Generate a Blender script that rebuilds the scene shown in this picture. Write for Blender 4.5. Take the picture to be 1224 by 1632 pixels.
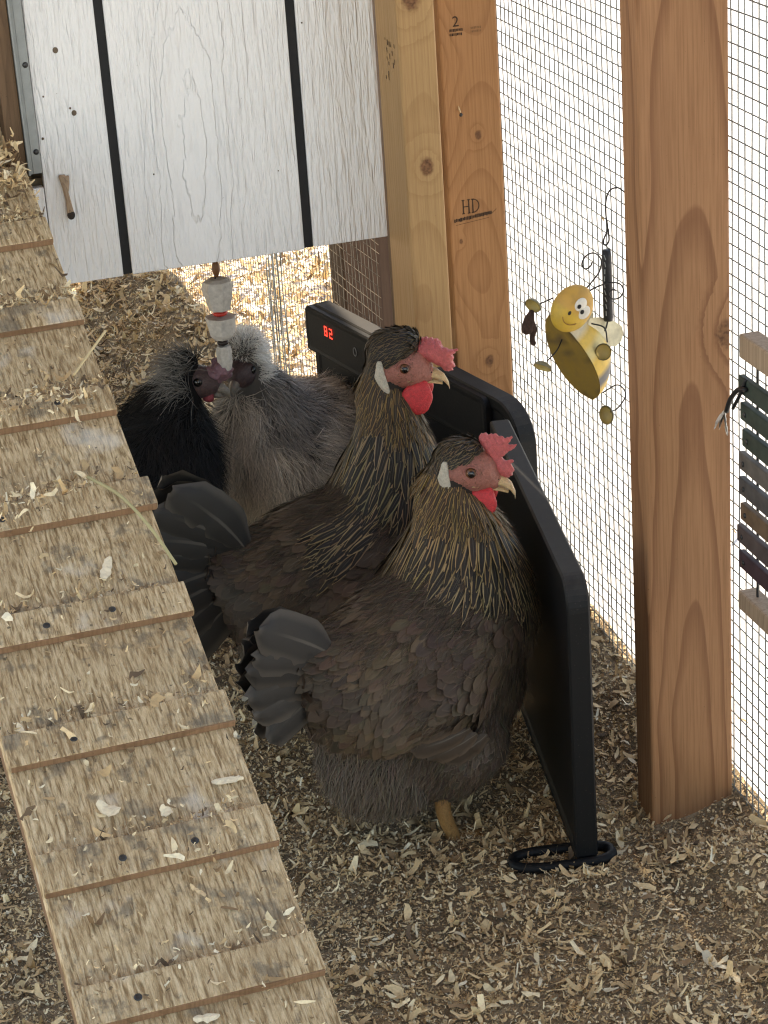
import bpy, bmesh, math, random
import numpy as np
from mathutils import Vector, Matrix
random.seed(7)
rng = np.random.default_rng(11)
R_ = math.radians
for o in list(bpy.data.objects):
    bpy.data.objects.remove(o, do_unlink=True)
S = bpy.context.scene
COL = S.collection

# ------------------------------------------------------------------ camera
cd = bpy.data.cameras.new('camera'); cam = bpy.data.objects.new('camera', cd); COL.objects.link(cam)
cd.sensor_fit = 'VERTICAL'; cd.sensor_height = 24.0; cd.sensor_width = 18.0
cd.lens = 24.0 * 3650.0 / 1632.0
cd.clip_start = 0.02; cd.clip_end = 200
WR = np.array([[0.9565, -0.1680, 0.2385], [-0.2846, -0.3583, 0.8892], [-0.0640, -0.9184, -0.3905]])
_x, _y, _z = Vector(WR[:, 0]).normalized(), -Vector(WR[:, 1]).normalized(), -Vector(WR[:, 2]).normalized()
_y = _z.cross(_x).normalized()
M = Matrix((_x, _y, _z)).transposed().to_4x4(); M.translation = (0, 0, 1.225)
cam.matrix_world = M
S.camera = cam

# ------------------------------------------------------------------ sky, sun, exposure
SUN_EL = 56
w = bpy.data.worlds.new('World'); S.world = w; w.use_nodes = True
wt = w.node_tree
sky = wt.nodes.new('ShaderNodeTexSky'); sky.sky_type = 'NISHITA'; sky.sun_disc = False
sky.sun_elevation = R_(SUN_EL); sky.sun_rotation = R_(0)       # sun stands over +Y, along the mesh wall
bg = wt.nodes['Background']; bg.inputs['Strength'].default_value = 0.15
wt.links.new(sky.outputs[0], bg.inputs[0])
sd = bpy.data.lights.new('sun', 'SUN'); sd.energy = 3.0; sd.angle = R_(0.5); sd.color = (1.0, 0.95, 0.88)
sun = bpy.data.objects.new('sun', sd); COL.objects.link(sun)
_sdir = Vector((0.0, math.cos(R_(SUN_EL)), math.sin(R_(SUN_EL))))
sun.rotation_euler = _sdir.to_track_quat('Z', 'Y').to_euler(); sun.location = (0, 6, 8)
S.view_settings.view_transform = 'Standard'; S.view_settings.look = 'None'
S.view_settings.use_white_balance = True; S.view_settings.white_balance_temperature = 8200; S.view_settings.white_balance_tint = 10
S.view_settings.exposure = 1.68; S.view_settings.gamma = 1.0; S.view_settings.use_curve_mapping = False
S.cycles.use_denoising = True
S.cycles.filter_width = 1.2
S.cycles.max_bounces = 10; S.cycles.diffuse_bounces = 5

# ------------------------------------------------------------------ mesh helpers
def empty(name, loc=(0, 0, 0), label=None, cat=None, group=None, mw=None):
    o = bpy.data.objects.new(name, None); COL.objects.link(o); o.empty_display_size = 0.05
    if mw is not None: o.matrix_world = mw
    else: o.matrix_world = Matrix.Translation(loc)
    if label: tag(o, label, cat, group)
    return o

def tag(o, label=None, cat=None, group=None, kind=None):
    if label: o['label'] = label
    if cat: o['category'] = cat
    if group: o['group'] = group
    if kind: o['kind'] = kind
    return o

def rootM(p):
    m = Matrix.Identity(4)
    while p is not None:
        m = p.matrix_basis @ m; p = p.parent
    return m

def mk(name, V, F, mat=None, parent=None, world=True, smooth=False, uv=None, cols=None):
    """one mesh object; V are world coordinates (world=True) or the parent's local ones"""
    V = np.asarray(V, float)
    if world and parent is not None:
        mi = np.array(rootM(parent).inverted())
        V = V @ mi[:3, :3].T + mi[:3, 3]
    me = bpy.data.meshes.new(name)
    if isinstance(F, np.ndarray):
        nf, k = F.shape
        me.vertices.add(len(V)); me.vertices.foreach_set('co', V.astype(np.float32).ravel())
        me.loops.add(nf * k); me.loops.foreach_set('vertex_index', F.astype(np.int32).ravel())
        me.polygons.add(nf); me.polygons.foreach_set('loop_start', np.arange(0, nf * k, k, dtype=np.int32))
        me.polygons.foreach_set('loop_total', np.full(nf, k, dtype=np.int32))
        me.update(calc_edges=True)
    else:
        me.from_pydata([tuple(v) for v in V], [], [tuple(f) for f in F])
    if uv is not None:
        ul = me.uv_layers.new(name='UVMap')
        li = np.empty(len(me.loops), np.int32); me.loops.foreach_get('vertex_index', li)
        ul.data.foreach_set('uv', np.asarray(uv, np.float32)[li].ravel())
    for nm, c in (cols or {}).items():
        a = me.color_attributes.new(nm, 'FLOAT_COLOR', 'POINT')
        c = np.asarray(c, np.float32)
        if c.shape[1] == 3: c = np.concatenate([c, np.ones((len(c), 1), np.float32)], 1)
        a.data.foreach_set('color', c.ravel())
    me.validate()
    if smooth:
        me.polygons.foreach_set('use_smooth', np.ones(len(me.polygons), bool))
    if mat: me.materials.append(mat)
    o = bpy.data.objects.new(name, me); COL.objects.link(o)
    if parent is not None: o.parent = parent
    return o

def bm_arrays(bm):
    bm.verts.ensure_lookup_table(); bm.verts.index_update()
    V = np.array([v.co[:] for v in bm.verts]); F = [[v.index for v in f.verts] for f in bm.faces]
    bm.free(); return V, F

def box(x0, x1, y0, y1, z0, z1, bev=0.0015, seg=2):
    bm = bmesh.new(); bmesh.ops.create_cube(bm, size=1.0)
    for v in bm.verts:
        v.co = Vector(((x0 + x1) / 2 + v.co.x * (x1 - x0), (y0 + y1) / 2 + v.co.y * (y1 - y0), (z0 + z1) / 2 + v.co.z * (z1 - z0)))
    if bev > 0:
        bmesh.ops.bevel(bm, geom=list(bm.edges), offset=bev, segments=seg, affect='EDGES', profile=0.5)
    return bm_arrays(bm)

def join(parts):
    Vs, Fs, n = [], [], 0
    for V, F in parts:
        Vs.append(np.asarray(V)); Fs += [[i + n for i in f] for f in F]; n += len(V)
    return np.concatenate(Vs), Fs

def tube(pts, rad, n=6, cap=True):
    pts = np.asarray(pts, float); m = len(pts)
    rad = np.full(m, rad) if np.isscalar(rad) else np.asarray(rad, float)
    T = np.gradient(pts, axis=0); T /= np.linalg.norm(T, axis=1)[:, None] + 1e-12
    a = np.array([0, 0, 1.0]) if abs(T[0][2]) < 0.9 else np.array([1.0, 0, 0])
    u = np.cross(T[0], a); u /= np.linalg.norm(u); V = []
    for i in range(m):
        u = u - T[i] * np.dot(u, T[i]); u /= np.linalg.norm(u) + 1e-12; v = np.cross(T[i], u)
        for k in range(n):
            t = 2 * math.pi * k / n
            V.append(pts[i] + rad[i] * (math.cos(t) * u + math.sin(t) * v))
    F = [[i * n + k, i * n + (k + 1) % n, (i + 1) * n + (k + 1) % n, (i + 1) * n + k] for i in range(m - 1) for k in range(n)]
    if cap: F += [list(range(n))[::-1], [(m - 1) * n + k for k in range(n)]]
    return np.array(V), F

def smoothline(pts, n=40):
    pts = np.asarray(pts, float); P = np.vstack([2 * pts[0] - pts[1], pts, 2 * pts[-1] - pts[-2]]); out = []
    m = len(pts) - 1
    for t in np.linspace(0, m - 1e-6, n):
        i = int(t); f = t - i; p0, p1, p2, p3 = P[i], P[i + 1], P[i + 2], P[i + 3]
        out.append(0.5 * ((2 * p1) + (-p0 + p2) * f + (2 * p0 - 5 * p1 + 4 * p2 - p3) * f * f + (-p0 + 3 * p1 - 3 * p2 + p3) * f ** 3))
    return np.array(out)

def ellipsoid(c, r, seg=20, rings=12, rot=None):
    V, F = [], []
    for i in range(rings + 1):
        th = math.pi * i / rings
        for k in range(seg):
            ph = 2 * math.pi * k / seg
            V.append([r[0] * math.sin(th) * math.cos(ph), r[1] * math.sin(th) * math.sin(ph), r[2] * math.cos(th)])
    for i in range(rings):
        for k in range(seg):
            F.append([i * seg + k, (i + 1) * seg + k, (i + 1) * seg + (k + 1) % seg, i * seg + (k + 1) % seg])
    V = np.array(V)
    if rot is not None: V = V @ np.asarray(rot).T
    return V + np.asarray(c), F

def frame(f, up=(0, 0, 1)):
    f = np.asarray(f, float); f /= np.linalg.norm(f); s = np.cross(up, f); s /= np.linalg.norm(s); u = np.cross(f, s)
    return np.stack([f, s, u], 1)          # columns: forward, left, up

def remesh(V, F, voxel, smooth=8, fac=0.5):
    me = bpy.data.meshes.new('tmp'); me.from_pydata([tuple(v) for v in V], [], F)
    o = bpy.data.objects.new('tmp', me); COL.objects.link(o)
    m = o.modifiers.new('r', 'REMESH'); m.mode = 'VOXEL'; m.voxel_size = voxel
    m2 = o.modifiers.new('s', 'SMOOTH'); m2.factor = fac; m2.iterations = smooth
    bpy.context.view_layer.update()
    dg = bpy.context.evaluated_depsgraph_get(); dg.update()
    e = o.evaluated_get(dg); m = e.to_mesh()
    V = np.empty(len(m.vertices) * 3, np.float32); m.vertices.foreach_get('co', V); V = V.reshape(-1, 3).astype(float)
    F = [list(p.vertices) for p in m.polygons]
    e.to_mesh_clear(); bpy.data.objects.remove(o, do_unlink=True); bpy.data.meshes.remove(me)
    return V, F

def blobs(chains, voxel, smooth=8, step=0.35):
    parts = []
    for ch in chains:
        for (p0, r0), (p1, r1) in zip(ch, ch[1:] if len(ch) > 1 else ch):
            p0, p1 = np.array(p0, float), np.array(p1, float)
            n = max(1, int(np.linalg.norm(p1 - p0) / (min(np.min(r0), np.min(r1)) * step)))
            for t in np.linspace(0, 1, n + 1):
                r = np.asarray(r0) * (1 - t) + np.asarray(r1) * t
                r = np.full(3, r) if np.ndim(r) == 0 else r
                parts.append(ellipsoid(p0 * (1 - t) + p1 * t, r, 16, 10))
    return remesh(*join(parts), voxel, smooth)

# value noise for geometry
_lat = rng.random((64, 64))
def vnoise(x, y):
    x = np.asarray(x, float); y = np.asarray(y, float)
    xi = np.floor(x).astype(int); yi = np.floor(y).astype(int); fx = x - xi; fy = y - yi
    fx = fx * fx * (3 - 2 * fx); fy = fy * fy * (3 - 2 * fy)
    g = lambda a, b: _lat[a % 64, b % 64]
    return (g(xi, yi) * (1 - fx) + g(xi + 1, yi) * fx) * (1 - fy) + (g(xi, yi + 1) * (1 - fx) + g(xi + 1, yi + 1) * fx) * fy - 0.5

# ------------------------------------------------------------------ materials
class NT:
    def __init__(s, name, rough=0.6, spec=0.3):
        s.m = bpy.data.materials.new(name); s.m.use_nodes = True; s.t = s.m.node_tree
        s.b = s.t.nodes['Principled BSDF']; s.b.inputs['Roughness'].default_value = rough
        s.b.inputs['Specular IOR Level'].default_value = spec
    def n(s, ty, **kw):
        nd = s.t.nodes.new('ShaderNode' + ty)
        for k, v in kw.items():
            if k.startswith('i_'):
                key = k[2:]; key = int(key) if key.isdigit() else key.replace('_', ' ')
                s.put(nd.inputs[key], v)
            else: setattr(nd, k, v)
        return nd
    def put(s, sock, v):
        if hasattr(v, 'is_linked') or isinstance(v, bpy.types.NodeSocket): s.t.links.new(v, sock)
        else:
            if isinstance(v, (tuple, list)) and len(v) == 3 and sock.type == 'RGBA': v = (*v, 1)
            sock.default_value = v
    def math(s, op, a, b=0.0, c=None):
        nd = s.n('Math', operation=op); s.put(nd.inputs[0], a); s.put(nd.inputs[1], b)
        if c is not None: s.put(nd.inputs[2], c)
        return nd.outputs[0]
    def vm(s, op, a, b=(0, 0, 0)):
        nd = s.n('VectorMath', operation=op); s.put(nd.inputs[0], a)
        if op not in ('LENGTH',): s.put(nd.inputs[1], b)
        return nd.outputs['Value'] if op in ('LENGTH', 'DOT_PRODUCT', 'DISTANCE') else nd.outputs[0]
    def coord(s, which='Object'): return s.n('TexCoord').outputs[which]
    def scale(s, v, sc, loc=(0, 0, 0), rot=(0, 0, 0)):
        nd = s.n('Mapping'); s.put(nd.inputs['Vector'], v); nd.inputs['Scale'].default_value = sc
        nd.inputs['Location'].default_value = loc; nd.inputs['Rotation'].default_value = rot; return nd.outputs[0]
    def noise(s, v, sc, det=3, rough=0.5, dist=0.0):
        nd = s.n('TexNoise'); s.put(nd.inputs['Vector'], v); nd.inputs['Scale'].default_value = sc
        nd.inputs['Detail'].default_value = det; nd.inputs['Roughness'].default_value = rough; nd.inputs['Distortion'].default_value = dist
        return nd.outputs['Fac']
    def ramp(s, f, *stops):
        nd = s.n('ValToRGB'); s.put(nd.inputs[0], f); e = nd.color_ramp.elements
        while len(e) < len(stops): e.new(0.5)
        for el, (p, c) in zip(e, stops):
            el.position = p; el.color = (*c, 1) if len(c) == 3 else c
        return nd.outputs[0]
    def mix(s, f, a, b, mode='MIX'):
        nd = s.n('Mix', data_type='RGBA', blend_type=mode); s.put(nd.inputs[0], f); s.put(nd.inputs[6], a); s.put(nd.inputs[7], b)
        return nd.outputs[2]
    def mr(s, v, a, b, c=0.0, d=1.0, smooth=True):
        nd = s.n('MapRange'); s.put(nd.inputs['Value'], v)
        if smooth: nd.interpolation_type = 'SMOOTHSTEP'
        for k, q in zip(('From Min', 'From Max', 'To Min', 'To Max'), (a, b, c, d)): nd.inputs[k].default_value = q
        return nd.outputs[0]
    def bump(s, h, strength=0.3, dist=0.001, normal=None):
        nd = s.n('Bump'); nd.inputs['Strength'].default_value = strength; nd.inputs['Distance'].default_value = dist
        s.put(nd.inputs['Height'], h)
        if normal is not None: s.put(nd.inputs['Normal'], normal)
        return nd.outputs[0]
    def out(s, color=None, rough=None, normal=None):
        if color is not None: s.put(s.b.inputs['Base Color'], color)
        if rough is not None: s.put(s.b.inputs['Roughness'], rough)
        if normal is not None: s.put(s.b.inputs['Normal'], normal)
        return s.m
    def attr(s, name): return s.n('Attribute', attribute_name=name).outputs['Color']

def plain(name, col, rough=0.5, spec=0.4, metal=0.0, var=0.15, sc=40, bump=0.0, emit=None):
    t = NT(name, rough, spec); c = t.coord(); f = t.noise(c, sc, 4, 0.6)
    lo = tuple(x * (1 - var) for x in col); hi = tuple(min(1, x * (1 + var)) for x in col)
    t.b.inputs['Metallic'].default_value = metal
    if emit:
        t.b.inputs['Emission Color'].default_value = (*emit[0], 1); t.b.inputs['Emission Strength'].default_value = emit[1]
    return t.out(t.ramp(f, (0.3, lo), (0.7, hi)), None, t.bump(f, bump, 0.001) if bump else None)

def wood(name, light, dark, pith=(0.0, 0.06), lean=(0, 0), ring=0.009, knots=(), seed=0.0, grain=0.5, stains=0.0, wander=0.045):
    """growth rings round a pith that wanders along z; knots push the rings aside"""
    t = NT(name, 0.62, 0.25); c = t.coord()
    sx = t.n('SeparateXYZ'); t.put(sx.inputs[0], c); x, y, z = sx.outputs
    slow = t.n('TexNoise', noise_dimensions='1D'); t.put(slow.inputs['W'], t.math('ADD', z, seed)); slow.inputs['Scale'].default_value = 3.0; slow.inputs['Detail'].default_value = 2
    wob = t.math('MULTIPLY', t.math('SUBTRACT', slow.outputs['Fac'], 0.5), wander)
    wv = t.noise(t.scale(c, (14, 14, 2.2), (seed, seed, 0)), 1.0, 2, 0.5)
    dx = t.math('ADD', t.math('SUBTRACT', x, t.math('MULTIPLY_ADD', z, lean[0], pith[0])), wob)
    dy = t.math('ADD', t.math('SUBTRACT', y, t.math('MULTIPLY_ADD', z, lean[1], pith[1])), t.math('MULTIPLY', wob, 0.8))
    r = t.math('SQRT', t.math('ADD', t.math('MULTIPLY', dx, dx), t.math('MULTIPLY', dy, dy)))
    r = t.math('ADD', r, t.math('MULTIPLY', t.math('SUBTRACT', wv, 0.5), ring * 0.9))
    kmask = None
    for (kx, ky, kz, kr) in knots:
        q = t.vm('MULTIPLY', t.vm('SUBTRACT', c, (kx, ky, kz)), (1, 1, 0.72)); d = t.vm('LENGTH', q)
        d = t.math('ADD', d, t.math('MULTIPLY', t.math('SUBTRACT', t.noise(c, 160, 2), 0.5), kr * 0.7))
        r = t.math('ADD', r, t.mr(d, 0.0, kr * 4.2, kr * 1.7, 0.0))
        k = t.mr(d, kr * 0.55, kr * 1.15, 1.0, 0.0)
        kmask = k if kmask is None else t.math('MAXIMUM', kmask, k)
    fr = t.math('FRACT', t.math('DIVIDE', r, ring))
    band = t.ramp(fr, (0.0, (0, 0, 0)), (0.60, (0.14, 0.14, 0.14)), (0.90, (1, 1, 1)), (0.955, (0.9, 0.9, 0.9)), (0.985, (0, 0, 0)))
    fib = t.noise(t.scale(c, (420, 420, 9), (0, 0, seed)), 1.0, 4, 0.7)
    big = t.noise(t.scale(c, (7, 7, 2.5), (seed, 0, 0)), 1.0, 3)
    col = t.mix(t.math('MULTIPLY', band, grain), light, dark)
    col = t.mix(t.mr(fib, 0.38, 0.72, 0.0, 0.42), col, tuple(v * 0.62 for v in dark))
    col = t.mix(t.mr(big, 0.35, 0.72, 0.0, 0.35), col, tuple((a + b) / 2.6 for a, b in zip(light, dark)))
    col = t.mix(t.mr(t.noise(c, 420, 2), 0.70, 0.78, 0, 0.5), col, tuple(v * 0.4 for v in dark))
    if stains:
        col = t.mix(t.mr(t.noise(c, 22, 4, 0.6), 0.58, 0.74, 0, stains), col, (0.16, 0.12, 0.085))
    if kmask is not None:
        kn = t.ramp(t.noise(c, 230, 3), (0.35, (0.10, 0.042, 0.018)), (0.7, (0.25, 0.12, 0.055)))
        col = t.mix(kmask, col, kn)
    h = t.math('ADD', t.math('MULTIPLY', fib, 0.7), t.math('MULTIPLY', band, 0.3))
    return t.out(col, t.mr(fib, 0.2, 0.8, 0.5, 0.75), t.bump(h, 0.25, 0.0007))

M_ = {}
M_['post'] = wood('fir_post', (0.37, 0.185, 0.088), (0.17, 0.066, 0.028), pith=(0.046, 0.012), lean=(0.004, 0.060), ring=0.0135,
                  knots=[(0.084, 0.0, 0.515, 0.011)], seed=3.1, grain=0.75, wander=0.022)
M_['stud'] = wood('pine_stud', (0.45, 0.275, 0.125), (0.29, 0.15, 0.06), pith=(0.02, 0.09), lean=(0.004, 0.02), ring=0.0075,
                  knots=[(0.0237, 0.0, 0.591, 0.0085), (0.0168, 0.0, 0.775, 0.011)], seed=8.7, grain=0.38)
M_['board'] = wood('fir_board', (0.43, 0.215, 0.09), (0.27, 0.115, 0.045), pith=(0.035, 0.07), lean=(0.01, 0.05), ring=0.0046,
                   knots=[(0.0415, 0.0, 0.569, 0.0045), (0.042, 0.0, 0.2855, 0.006), (0.0136, 0.0, 0.442, 0.0025)], seed=5.3, grain=0.45)
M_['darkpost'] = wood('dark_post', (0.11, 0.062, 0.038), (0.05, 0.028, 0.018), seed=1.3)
M_['trimwood'] = wood('brown_trim', (0.16, 0.095, 0.052), (0.09, 0.05, 0.028), seed=2.2, ring=0.006)
M_['rampedge'] = wood('ramp_edge', (0.30, 0.175, 0.10), (0.16, 0.088, 0.047), seed=9.2, ring=0.004)

def ramp_material(name, seed):
    # weathered plywood, rough fibre along local x (ramp direction), droppings and grey grime
    t = NT(name, 0.85, 0.15); c = t.coord()
    c2 = t.scale(c, (1, 1, 1), (seed, seed * 0.7, 0))
    wav = t.noise(t.scale(c2, (52, 380, 60)), 1.0, 3, 0.6, 0.5)
    fine = t.noise(t.scale(c2, (110, 620, 90)), 1.0, 3, 0.7)
    big = t.noise(c2, 9, 4, 0.6); mid = t.noise(c2, 38, 4, 0.65)
    col = t.ramp(wav, (0.36, (0.30, 0.195, 0.10)), (0.48, (0.57, 0.41, 0.235)), (0.64, (0.78, 0.61, 0.39)))
    col = t.mix(t.mr(fine, 0.5, 0.75, 0, 0.45), col, (0.27, 0.175, 0.10))
    col = t.mix(t.mr(big, 0.45, 0.70, 0, 0.40), col, (0.38, 0.26, 0.145))
    col = t.mix(t.mr(mid, 0.55, 0.68, 0, 0.65), col, (0.17, 0.14, 0.105))
    col = t.mix(t.mr(t.noise(t.scale(c2, (1, 1, 1), (3, 1, 5)), 16, 5, 0.65), 0.55, 0.66, 0, 0.60), col, (0.16, 0.145, 0.12))
    col = t.mix(t.mr(t.noise(t.scale(c2, (1, 1, 1), (7, 2, 1)), 14, 4), 0.60, 0.72, 0, 0.50), col, (0.82, 0.77, 0.68))
    col = t.mix(t.mr(t.noise(c2, 150, 2), 0.68, 0.74, 0, 0.8), col, (0.12, 0.09, 0.06))
    h = t.math('ADD', wav, t.math('MULTIPLY', fine, 0.5))
    return t.out(col, None, t.bump(h, 1.0, 0.0035))
M_['ramp'] = ramp_material('ramp_plywood', 0.0)
M_['cleat'] = ramp_material('cleat_plywood', 3.7)

def siding_material():
    # embossed white siding: cathedral figure in the middle, straight broken ridges beside it
    t = NT('white_siding', 0.55, 0.3); c = t.coord()
    sx = t.n('SeparateXYZ'); t.put(sx.inputs[0], c); x, y, z = sx.outputs
    warp = t.noise(t.scale(c, (26, 1, 9)), 1.0, 4, 0.6)
    wl = t.noise(t.scale(c, (5, 1, 1.6)), 1.0, 2)
    xx = t.math('ABSOLUTE', t.math('SUBTRACT', x, t.math('MULTIPLY_ADD', t.math('SUBTRACT', wl, 0.5), 0.10, 0.165)))
    zz = t.math('MULTIPLY', t.math('SUBTRACT', z, 0.62), 0.20)
    r = t.math('SQRT', t.math('ADD', t.math('MULTIPLY', xx, xx), t.math('MULTIPLY', zz, zz)))
    r = t.math('ADD', r, t.math('MULTIPLY', t.math('SUBTRACT', warp, 0.5), 0.034))
    fr = t.math('FRACT', t.math('MULTIPLY', r, 64))
    rid = t.math('MULTIPLY', t.mr(fr, 0.0, 0.8, 0, 1), t.mr(fr, 0.90, 1.0, 1, 0))
    st = t.noise(t.scale(c, (230, 1, 26)), 1.0, 2, 0.5, 0.7)
    st2 = t.noise(t.scale(c, (120, 1, 12), (3, 0, 1)), 1.0, 2, 0.5, 0.6)
    amp = t.mr(r, 0.02, 0.09, 0.85, 0.20)                                # plain-sawn figure in the middle, streaks outside
    inv = t.mr(r, 0.012, 0.05, 0.25, 1.0)
    h = t.math('ADD', t.math('MULTIPLY', rid, amp), t.math('MULTIPLY', t.math('ADD', st, t.math('MULTIPLY', st2, 0.8)), t.math('MULTIPLY', inv, 1.7)))
    dirt = t.noise(c, 30, 5, 0.65)
    col = t.mix(t.mr(dirt, 0.5, 0.8, 0, 0.25), (0.80, 0.795, 0.785), (0.70, 0.685, 0.66))
    col = t.mix(t.mr(t.noise(c, 260, 2), 0.76, 0.78, 0, 0.6), col, (0.25, 0.21, 0.17))
    return t.out(col, None, t.bump(h, 1.0, 0.0024))
M_['siding'] = siding_material()
M_['black_paint'] = plain('black_paint', (0.012, 0.012, 0.013), 0.6, 0.3, sc=120, bump=0.3)
M_['coop_white'] = plain('coop_white', (0.72, 0.72, 0.71), 0.6, 0.3, sc=12)
M_['roofing'] = plain('roofing', (0.30, 0.29, 0.28), 0.7, 0.3, sc=10)
M_['ply_under'] = plain('plywood_under', (0.34, 0.25, 0.16), 0.8, 0.2, sc=20)
M_['galv'] = plain('grey_painted_metal', (0.24, 0.255, 0.25), 0.42, 0.5, 0.35, 0.12, 60)
M_['screw'] = plain('dark_screw', (0.05, 0.05, 0.05), 0.4, 0.5, 0.6, 0.3, 400)
M_['wire'] = plain('mesh_wire', (0.22, 0.225, 0.215), 0.5, 0.4, 0.5, 0.2, 90)
M_['wire_far'] = plain('mesh_wire_rusty', (0.20, 0.165, 0.125), 0.6, 0.3, 0.3, 0.3, 70)
M_['heater'] = plain('black_plastic', (0.0075, 0.0075, 0.008), 0.58, 0.22, 0, 0.4, 300, 0.10)
def heater_top():
    t = NT('dusty_black_plastic', 0.5, 0.22); c = t.coord()
    d = t.noise(c, 60, 5, 0.7); sp = t.noise(c, 700, 2)
    sx = t.n('SeparateXYZ'); t.put(sx.inputs[0], t.n('NewGeometry').outputs['Normal'])
    up = t.mr(sx.outputs[2], 0.2, 0.9, 0.0, 1.0)                   # dust settles on faces that look up
    f = t.math('MULTIPLY', up, t.mr(d, 0.3, 0.7, 0.35, 0.8))
    col = t.mix(f, (0.0075, 0.0075, 0.008), (0.060, 0.056, 0.052))
    col = t.mix(t.mr(sp, 0.70, 0.74, 0, 0.5), col, (0.14, 0.12, 0.10))
    return t.out(col, t.mr(f, 0, 1, 0.55, 0.8), t.bump(sp, 0.06, 0.0005))
M_['heater_shell'] = heater_top()
M_['led'] = plain('red_digits', (0.5, 0.02, 0.02), 0.5, 0.2, var=0.02, emit=((1.0, 0.05, 0.035), 1.0))
M_['ring_grey'] = plain('button_ring', (0.22, 0.22, 0.22), 0.5)

def tint_mat(name, rough=0.8, sc=220, strength=0.5, spec=0.15):
    t = NT(name, rough, spec); c = t.coord(); f = t.noise(t.scale(c, (1, 1, 1)), sc, 3, 0.6)
    col = t.mix(t.mr(f, 0.35, 0.8, 0.0, 0.28), t.attr('tint'), (0.14, 0.10, 0.065))
    return t.out(col, None, t.bump(f, strength, 0.0008))
M_['chip'] = tint_mat('wood_shaving_chips')
M_['paint'] = tint_mat('painted_tin', 0.5, 90, 0.15, 0.4)

def ground_mat():
    t = NT('trodden_litter', 0.95, 0.1); c = t.coord()
    a = t.noise(c, 60, 5, 0.7); b = t.noise(c, 320, 3, 0.7); g = t.noise(c, 7, 3)
    col = t.ramp(a, (0.3, (0.19, 0.14, 0.09)), (0.55, (0.36, 0.265, 0.165)), (0.75, (0.52, 0.40, 0.255)))
    col = t.mix(t.mr(b, 0.48, 0.72, 0, 0.5), col, (0.08, 0.06, 0.04))
    col = t.mix(t.mr(g, 0.4, 0.65, 0, 0.4), col, (0.12, 0.095, 0.065))
    return t.out(col, None, t.bump(t.math('ADD', a, b), 0.8, 0.006))
M_['ground'] = ground_mat()

def snow_mat():
    t = NT('outdoor_pale_ground', 0.9, 0.1); c = t.coord()
    a = t.noise(c, 5, 4, 0.6); b = t.noise(c, 40, 4, 0.65)
    col = t.ramp(a, (0.35, (0.60, 0.59, 0.575)), (0.6, (0.68, 0.67, 0.66)))
    col = t.mix(t.mr(b, 0.62, 0.76, 0, 0.22), col, (0.46, 0.42, 0.36))
    return t.out(col, None, t.bump(a, 0.6, 0.03))
M_['snow'] = snow_mat()

def feather_mat(name, rough=0.55, freq=11, bs=0.22, slant=0.22):
    t = NT(name, rough, 0.28); uv = t.n('UVMap').outputs[0]
    sx = t.n('SeparateXYZ'); t.put(sx.inputs[0], uv); u, v = sx.outputs[0], sx.outputs[1]
    au = t.math('ABSOLUTE', u)
    e = t.attr('edge'); b = t.attr('base')
    lace = t.n('Attribute', attribute_name='edge').outputs['Alpha']
    rim = t.math('MAXIMUM', t.mr(au, 0.55, 0.90, 0, 1), t.mr(v, 0.93, 1.0, 0, 1))
    col = t.mix(t.math('MULTIPLY', rim, lace), b, e)
    barb = t.n('TexWave', wave_type='BANDS'); cmb = t.n('CombineXYZ')
    t.put(cmb.inputs[0], t.math('ADD', t.math('MULTIPLY', v, 1.0), t.math('MULTIPLY', au, -slant)))
    t.put(barb.inputs['Vector'], cmb.outputs[0]); barb.inputs['Scale'].default_value = freq; barb.inputs['Distortion'].default_value = 1.2
    col = t.mix(t.math('MULTIPLY', barb.outputs['Fac'], bs), col, (0.012, 0.010, 0.009))
    shaft = t.mr(au, 0.03, 0.09, 0.35, 0.0)
    col = t.mix(t.math('MULTIPLY', shaft, t.mr(v, 0.9, 0.3, 0, 1)), col, (0.22, 0.19, 0.155))
    return t.out(col, None, t.bump(barb.outputs['Fac'], 0.15, 0.0006))
M_['feather'] = feather_mat('feather'); M_['quill'] = feather_mat('quill_feather', 0.5, 42, 0.30, 0.55)
def strand_mat():
    t = NT('silky_down', 0.6, 0.25)
    uv = t.n('UVMap').outputs[0]; sx = t.n('SeparateXYZ'); t.put(sx.inputs[0], uv)
    return t.out(t.mix(t.mr(sx.outputs[1], 0.1, 0.9, 0, 1), t.attr('base'), t.attr('edge')))
M_['strand'] = strand_mat()
def skin(name, c, rough=0.45, sub=0.15):
    t = NT(name, rough, 0.4); co = t.coord(); f = t.math('ADD', t.math('MULTIPLY', t.noise(co, 300, 3, 0.6), 0.55), t.math('MULTIPLY', t.noise(co, 900, 2, 0.6), 0.45))
    t.b.inputs['Subsurface Weight'].default_value = sub; t.b.inputs['Subsurface Scale'].default_value = 0.004
    return t.out(t.ramp(f, (0.3, tuple(v * 0.65 for v in c)), (0.7, tuple(min(1, v * 1.25) for v in c))), None, t.bump(f, 0.9, 0.0022))
M_['comb'] = skin('comb_red', (0.56, 0.12, 0.115)); M_['comb_dark'] = skin('comb_crimson', (0.24, 0.035, 0.045))
M_['wattle'] = skin('wattle_red', (0.62, 0.045, 0.05), 0.38)
M_['face'] = skin('face_skin', (0.36, 0.135, 0.10)); M_['lobe'] = skin('ear_lobe', (0.50, 0.45, 0.36))
M_['beak'] = skin('beak_horn', (0.60, 0.42, 0.22), 0.35); M_['beak_dark'] = skin('beak_slate', (0.20, 0.17, 0.14), 0.4)
M_['leg'] = skin('leg_scale', (0.34, 0.18, 0.065), 0.55, 0.05); M_['leg_dark'] = skin('leg_slate', (0.10, 0.10, 0.11))
M_['iris'] = plain('iris', (0.11, 0.04, 0.014), 0.15, 0.6); M_['pupil'] = plain('pupil', (0.004, 0.004, 0.004), 0.08, 0.7)
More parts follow.
